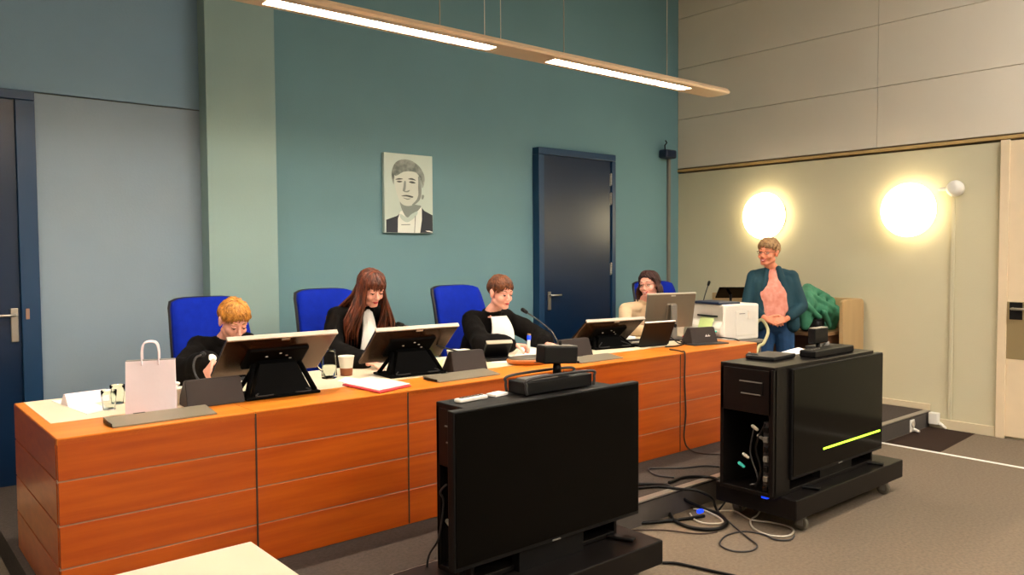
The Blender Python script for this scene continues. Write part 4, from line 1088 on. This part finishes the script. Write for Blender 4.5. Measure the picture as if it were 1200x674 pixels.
def robe(parent, J, rT=.125, dx=.085, sl=(.070, .085, .100), lap=True, m_='robe', fold=.016):
    mb = MB(); rt = (V(J['sL'])-V(J['sR'])).normalized()
    ch = V(J['chest']); pv = V(J['pelvis'])
    ovaltorso(mb, ch+V((0, 0, -.02)), pv, rT*.86, dx, rt, rT*.95)
    nk = V(J['neck'])
    for sd in 'RL':
        mb.cap(nk+(V(J['s'+sd])-nk)*.34+V((0, 0, -.022)), V(J['s'+sd])+V((0, 0, .012)), .056, sl[0])
        mb.cap(J['s'+sd], ch+(V(J['s'+sd])-ch)*.4, sl[0], .08)
        w_ = V(J['w'+sd]); e = V(J['e'+sd]); cuff = e+(w_-e)*.80
        mb.cap(J['s'+sd], e, sl[0], sl[1]); mb.cap(e, cuff, sl[1], sl[2]*.72)
        mb.cap(e+V((0, 0, -.02)), cuff+V((0, 0, -.012)), sl[1], sl[2]*.6)
        if lap: mb.cap(J['h'+sd], J['k'+sd], .115, .10); mb.cap(J['k'+sd], V(J['a'+sd])+V((0, 0, .12)), .10, .115)
    mb.cap(nk+V((0, .0, -.085)), ch+V((0, -.01, -.03)), .085, .118)
    # standing collar ring around the neck
    for k in range(14):
        a = k/14*2*PI; mb.ell(nk+V((math.cos(a)*.058, math.sin(a)*.058, -.002+.01*math.sin(a))), (.025, .025, .026), sub=1)
    return fuse(mb, 'robe', m_, parent, .0085, 3, fold=fold)
def bib(parent, J, top, bot, w0, w1, fwd, m_='bib', bulge=.03, name='jabot'):
    """white cloth hanging at the chest: closed, softly pleated"""
    f = V(fwd).normalized(); r = f.cross(V((0, 0, 1))).normalized(); top = V(top); bot = V(bot)
    mb = MB(); nz, nx = 18, 16; G = [[], []]
    for side in (0, 1):
        for i in range(nz+1):
            v = i/nz; c = top.lerp(bot, v)+f*bulge*math.sin(PI*min(1, v*.9+.1)); w_ = (w0+(w1-w0)*math.sin(v*PI/2)); row = []
            if v > .9: w_ *= 1-((v-.9)/.1)**2*.25
            for j in range(nx+1):
                u = -1+2*j/nx
                p = c+r*u*w_/2+f*(-.022*u*u+.004*math.sin(u*16+v*2)*v)-f*side*.012
                row.append(mb.bm.verts.new(p))
            G[side].append(row)
    A, B = G
    for Gk in G:
        for i in range(nz):
            for j in range(nx): mb.bm.faces.new((Gk[i][j], Gk[i][j+1], Gk[i+1][j+1], Gk[i+1][j]))
    ring = [(0, j) for j in range(nx)]+[(i, nx) for i in range(nz)]+[(nz, j) for j in range(nx, 0, -1)]+[(i, 0) for i in range(nz, 0, -1)]
    for k in range(len(ring)):
        a = ring[k]; b = ring[(k+1) % len(ring)]
        mb.bm.faces.new((A[a[0]][a[1]], A[b[0]][b[1]], B[b[0]][b[1]], B[a[0]][a[1]]))
    return mb.build(name, m_, parent, world=True, smooth=True)

# ---- blond boy, reading, mostly behind the first monitor
J = dict(head=V((1.815, 4.76, 1.250)), hr=frame((.28, -.80, -.50)), hs=1.03, neck=V((1.80, 4.875, 1.125)), chest=V((1.80, 4.94, .99)), pelvis=V((1.81, 5.06, .74)),
         sR=V((1.655, 4.93, 1.075)), sL=V((1.96, 4.93, 1.075)), eR=V((1.50, 4.74, .965)), eL=V((2.07, 4.72, .96)), wR=aty(248, 421, 4.50), wL=V((1.95, 4.52, .935)), floor=HP)
J['hr'] = frame((.02, -.84, -.46))
seated_legs(J, 1.80, 5.02, (0, -1, 0))
p = thing('person', 'blond boy in a black robe bent over behind the first monitor', 'person', (1.81, 5.0, HP))
body(p, J, 'skin', hands=[(J['wR'], aty(241, 441, 4.44)-aty(248, 421, 4.50), (.9, .3, -.3), dict(s=.95, side=1, curl=(30, 32, 36, 40))), (J['wL'], (-.35, -.9, -.12), (0, 0, -1), dict(s=.95, side=-1, curl=(20, 22, 25, 28)))])
fin_hair(hair(p, J['head'], J['hr'], 1.05, 'blond', 'short', 3), p, 'blond'); face_bits(p, J['head'], J['hr'], 1.03, look=-.5, lid=.85, browmat='blond')
robe(p, J); shoes(p, J)
hd = (V(J['wR'])-V(J['eR'])).normalized(); m = MB(); m.cap(V(J['wR'])-hd*.045, V(J['wR'])-hd*.008, .038, .035); fuse(m, 'cuff', 'bib', p, .005, 2)

# ---- long haired girl
J = dict(head=V((2.795, 4.80, 1.415)), hr=frame((-.04, -.90, -.40)), hs=1.05, neck=V((2.775, 4.89, 1.275)), chest=V((2.77, 4.95, 1.10)), pelvis=V((2.77, 5.02, .78)),
         sR=V((2.605, 4.95, 1.215)), sL=V((2.95, 4.95, 1.20)), eR=V((2.50, 4.82, .985)), eL=V((3.02, 4.80, .98)), wR=V((2.62, 4.55, .94)), wL=V((2.93, 4.54, .94)), floor=HP)
seated_legs(J, 2.77, 5.02, (0, -1, 0))
p = thing('person', 'girl with long auburn hair and fringe in a black robe with white jabot', 'person', (2.77, 5.0, HP))
body(p, J, 'skin', hands=[(J['wR'], (.3, -.9, -.1), (0, 0, -1), dict(s=.95, side=1, curl=(15, 18, 20, 24))), (J['wL'], (-.3, -.9, -.1), (0, 0, -1), dict(s=.95, side=-1, curl=(15, 18, 20, 24)))])
hb = hair(p, J['head'], J['hr'], 1.07, 'auburn', 'fringe', 5)
rnd = random.Random(11)
C, Rm = J['head'], J['hr']
for k in range(190):
    q = rnd.choice((-1, 1)) if k < 150 else 0
    if q: a = q*R(rnd.uniform(50, 122))
    else: a = R(rnd.uniform(130, 230))
    ph0 = R(rnd.uniform(12, 60)); pts = []
    cen = V((0, -.012, .030)); rad = V((.0845, .104, .095))*1.06
    S = lambda a_, ph: cen+V((rad.x*math.sin(ph)*math.sin(a_), rad.y*math.sin(ph)*math.cos(a_), rad.z*math.cos(ph)))
    for u in (0, .33, .66, 1): pts.append(C+Rm @ S(a, ph0+(R(100)-ph0)*u))
    e = pts[-1].copy(); back = math.cos(a) < -.25
    L_ = rnd.uniform(.30, .40) if not back else .30
    out = V((e.x-C.x, e.y-C.y, 0)).normalized() if V((e.x-C.x, e.y-C.y, 0)).length > .001 else V((0, 1, 0))
    xt = J['neck'].x-q*rnd.uniform(.065, .185) if q else J['neck'].x+rnd.uniform(-.10, .10)
    fa = min(1, max(0, (abs(math.degrees(a))-60)/55)) if q else 0
    if q: xt -= q*.03*fa
    yt = (J['chest'].y-.125+rnd.uniform(-.03, .02))*(1-fa)+fa*(J['neck'].y-.085) if not back else J['chest'].y+.11
    for u in (.25, .5, .75, 1):
        z = e.z-L_*u; w2 = min(1, u*1.25)**1.6
        pts.append(V((e.x+(xt-e.x)*w2*(.8 if u < .5 else 1), e.y+(yt-e.y)*w2, z))+out*.012*math.sin(PI*u))
    hb.tube(pts, [.004, .010, .012, .012, .013, .013, .011, .004], 6, flat=.6)
fin_hair(hb, p, 'auburn'); face_bits(p, J['head'], J['hr'], 1.05, look=-.5, lid=.8)
robe(p, J)
bib(p, J, J['neck']+V((.0, -.070, -.005)), J['chest']+V((0, -.16, -.16)), .07, .13, (0, -1, .05), bulge=.04); shoes(p, J)

# ---- brown haired boy with glue stick
J = dict(head=V((3.905, 4.74, 1.345)), hr=frame((-.02, -.97, -.20)), hs=1.06, neck=V((3.885, 4.83, 1.195)), chest=V((3.88, 4.88, 1.02)), pelvis=V((3.88, 5.0, .74)),
         sR=V((3.715, 4.89, 1.13)), sL=V((4.06, 4.87, 1.13)), eR=V((3.64, 4.66, .975)), eL=V((4.28, 4.74, .975)), wR=V((3.83, 4.50, .965)), wL=V((4.20, 4.54, .945)), floor=HP)
seated_legs(J, 3.88, 5.02, (0, -1, 0))
p = thing('person', 'brown haired boy in a black robe with broad white jabot holding a glue stick', 'person', (3.88, 5.0, HP))
body(p, J, 'skin', hands=[(J['wR'], (.80, -.55, -.08), (0, -.3, -1), dict(s=1.0, side=-1, curl=(48, 52, 55, 58), tcurl=45)), (J['wL'], (-.05, -.95, -.12), (0, .1, -1), dict(s=1.0, side=-1, curl=(16, 18, 22, 26)))])
fin_hair(hair(p, J['head'], J['hr'], 1.07, 'brown', 'short', 8), p, 'brown'); face_bits(p, J['head'], J['hr'], 1.06, look=-.4, lid=.6)
robe(p, J)
bib(p, J, J['neck']+V((.005, -.092, -.030)), J['chest']+V((.02, -.165, -.12)), .15, .245, (.0, -1, .1), bulge=.05)
shoes(p, J)
hx = V(J['wR'])+V((.80, -.55, -.08)).normalized()*.105+V((0, -.01, .0))
t = thing('glue_stick', 'white glue stick with blue cap in the hand of the brown haired boy', 'glue stick', hx)
dd = V((.12, .05, 1)).normalized(); rm = dd.to_track_quat('Z', 'Y').to_matrix()
MB().lathe([(.011, -.045), (.0125, -.04), (.0125, .045), (.011, .05)], rot=rm, n=20).build('stick_body', 'white', t)
MB().lathe([(.0135, .045), (.0142, .048), (.0142, .075), (.012, .080)], rot=rm, n=20).build('stick_cap', 'blueled', t)
MB().lathe([(.0132, .078), (.0132, .090), (.010, .093)], rot=rm, n=20).build('cap_ring', 'greyblond', t)

# ---- seated woman in beige
J = dict(head=V((5.745, 4.80, 1.352)), hr=frame((-.98, -.24, -.06), R(4)), hs=1.08, neck=V((5.79, 4.90, 1.19)), chest=V((5.80, 4.97, 1.02)), pelvis=V((6.10, 5.06, .76)),
         sR=V((5.56, 4.93, 1.11)), sL=V((5.95, 4.99, 1.12)), eR=V((5.40, 4.78, .985)), eL=V((6.04, 4.74, .965)), wR=V((5.46, 4.56, .945)), wL=V((5.86, 4.70, 1.135)), floor=HP)
seated_legs(J, 6.15, 5.03, (-.15, -1, 0))
p = thing('person', 'smiling woman with dark shoulder length hair and glasses in a beige jacket', 'person', (5.8, 5.0, HP))
body(p, J, 'skin', hands=[(J['wR'], (.5, -.8, -.1), (0, 0, -1), dict(s=1, side=1, curl=(16, 18, 22, 25))), (J['wL'], (-.25, .1, .96), (-.6, .8, -.1), dict(s=1, side=1, curl=(55, 58, 60, 62), tcurl=30))])
hb = hair(p, J['head'], J['hr'], 1.09, 'darkbrown', 'side', 21)
rnd = random.Random(5); C, Rm = J['head'], J['hr']
for k in range(120):
    a = R(rnd.uniform(72, 288)); ph0 = R(rnd.uniform(12, 60)); pts = []
    cen = V((0, -.012, .030)); rad = V((.086, .105, .096))*1.08
    S = lambda a_, ph: cen+V((rad.x*math.sin(ph)*math.sin(a_), rad.y*math.sin(ph)*math.cos(a_), rad.z*math.cos(ph)))
    for u in (0, .33, .66, 1): pts.append(C+Rm @ S(a, ph0+(R(104)-ph0)*u))
    e = pts[-1].copy(); out = V((e.x-C.x, e.y-C.y, 0)).normalized(); L_ = rnd.uniform(.10, .17)
    for u in (.35, .7, 1): pts.append(e+V((0, 0, -L_*u))+out*(.03*math.sin(PI*u*.8)))
    hb.tube(pts, [.004, .010, .012, .013, .014, .013, .005], 6, flat=.6)
fin_hair(hb, p, 'darkbrown'); face_bits(p, J['head'], J['hr'], 1.08, smile=1, look=0, browmat='darkbrown', teeth=True)
robe(p, J, rT=.12, dx=.08, sl=(.062, .055, .058), m_='beigecloth', fold=.006).name = 'jacket'
shoes(p, J)
def glasses(parent, C, Rm, s, m_='iris'):
    off = root_loc(parent); T = lambda q: V(C)-off+Rm @ (V(q)*s)
    m = MB()
    for q in (-1, 1):
        m.tube([T((q*.031+.0215*math.cos(a), .098-.006*abs(math.cos(a)), .003+.014*math.sin(a))) for a in [k*PI/9 for k in range(19)]], .0013*s, 6)
        m.tube([T((q*.0525, .092, .008)), T((q*.080, .05, .010)), T((q*.084, -.01, .008))], .0014*s, 6)
    m.tube([T((-.010, .100, .006)), T((0, .102, .009)), T((.010, .100, .006))], .002*s, 6)
    m.build('glasses', m_, parent)
glasses(p, C, Rm, 1.08, 'plinth')

# ---- standing woman in teal blazer
B0 = V((6.74, 4.13, HP)); RT = V((CR.x, CR.y, 0)).normalized(); FW = V((-CW.x, -CW.y, 0)).normalized()
FW = Matrix.Rotation(R(-10), 3, 'Z') @ FW; RT = V((-FW.y, FW.x, 0))
if RT.dot(CR) < 0: RT = -RT
def Q(a, b, z): return B0+RT*a+FW*b+V((0, 0, z))
# image left = her right side (sR at -RT)
J = dict(head=Q(-.045, .05, 1.49), hs=1.10, neck=Q(.0, -.01, 1.345), chest=Q(.01, -.02, 1.16), pelvis=Q(.035, -.04, .86),
         sR=Q(-.165, -.02, 1.262), sL=Q(.175, -.02, 1.262), eR=Q(-.235, .02, .985), eL=Q(.27, .03, .985), wR=Q(-.08, .17, .875), wL=Q(.10, .18, .87), floor=HP)
J['hr'] = frame(FW*.80-RT*.55+V((0, 0, -.03)), R(-3))
for sd, q in (('R', -1), ('L', 1)):
    J['h'+sd] = Q(.03+q*.085, -.04, .80); J['k'+sd] = Q(.03+q*.10, .02, .45); J['a'+sd] = Q(.03+q*.11, -.04, .09); J['t'+sd] = J['a'+sd]+FW*.14+V((0, 0, -.05))
p = thing('person', 'standing woman with short hair and glasses in teal blazer, pink blouse and jeans', 'person', B0)
body(p, J, 'skin2', hands=[(J['wR'], RT*.85+FW*.35+V((0, 0, -.25)), -FW+V((0, 0, -.3)), dict(s=1.05, side=1, curl=(28, 30, 34, 38), tcurl=15)), (J['wL'], -RT*.9+FW*.15+V((0, 0, -.15)), -FW+V((0, 0, -.3)), dict(s=1.05, side=-1, curl=(30, 32, 36, 40), tcurl=15))])
fin_hair(hair(p, J['head'], J['hr'], 1.11, 'greyblond', 'crop', 33), p, 'greyblond')
face_bits(p, J['head'], J['hr'], 1.10, smile=1, look=0, browmat='greyblond', teeth=True, sk='skin2', lid=.5); glasses(p, J['head'], J['hr'], 1.10, 'plinth')
mb = MB()      # blouse
ovaltorso(mb, J['chest']+V((0, 0, -.05))+FW*.035, Q(.03, .0, .90), .10, .055, RT, .11)
mb.cap(J['neck']+V((0, 0, -.075))+FW*.01, J['chest']+FW*.03, .058, .10)
mb.cap(J['neck']+V((0, 0, -.055))+FW*.022, J['neck']+V((0, 0, -.09))+FW*.022, .058, .064)
fuse(mb, 'blouse', 'pink', p, .007, 3, fold=.006, fscale=16)
mb = MB()      # blazer: two fronts, back and sleeves
for q, sh, el, wr in ((-1, J['sR'], J['eR'], J['wR']), (1, J['sL'], J['eL'], J['wL'])):
    mb.cap(J['neck']+RT*q*.060+V((0, 0, -.035))-FW*.01, sh, .040, .062)
    mb.cap(sh, el, .066, .056); cf = el+(wr-el)*.72; mb.cap(el, cf, .056, .046)
    mb.cap(J['chest']+RT*q*.122+FW*.02+V((0, 0, .05)), Q(.03+q*.155, .035, .80), .076, .064)
    mb.cap(J['chest']+RT*q*.10-FW*.03, Q(.03+q*.09, -.07, .78), .088, .095)
    mb.cap(sh, J['chest']+RT*q*.11, .066, .085)
    mb.cap(J['neck']+RT*q*.052+FW*.035+V((0, 0, -.012)), J['chest']+RT*q*.098+FW*.080+V((0, 0, -.02)), .030, .038); mb.cap(J['chest']+RT*q*.098+FW*.080+V((0, 0, -.02)), Q(.03+q*.115, .06, .92), .034, .034)
mb.cap(J['neck']-FW*.055+V((0, 0, -.03)), J['chest']-FW*.06, .05, .09)
fuse(mb, 'blazer', 'teal', p, .0075, 3, fold=.007)
mb = MB()      # jeans
ovaltorso(mb, Q(.03, -.03, .90), Q(.03, -.03, .80), .108, .05, RT, .11)
for sd in 'RL': mb.cap(J['h'+sd], J['k'+sd], .098, .075); mb.cap(J['k'+sd], J['a'+sd]+V((0, 0, .03)), .075, .062)
fuse(mb, 'jeans', 'jeans', p, .0075, 3, fold=.005, fscale=14); shoes(p, J)
# ================================================================= LIGHT
w = bpy.data.worlds.new('world'); sc.world = w; w.use_nodes = True
w.node_tree.nodes['Background'].inputs[0].default_value = (.5, .55, .6, 1); w.node_tree.nodes['Background'].inputs[1].default_value = .02
sc.view_settings.view_transform = 'Standard'; sc.view_settings.look = 'None'; sc.view_settings.gamma = 1
sc.view_settings.use_curve_mapping = False; sc.view_settings.exposure = 0.97
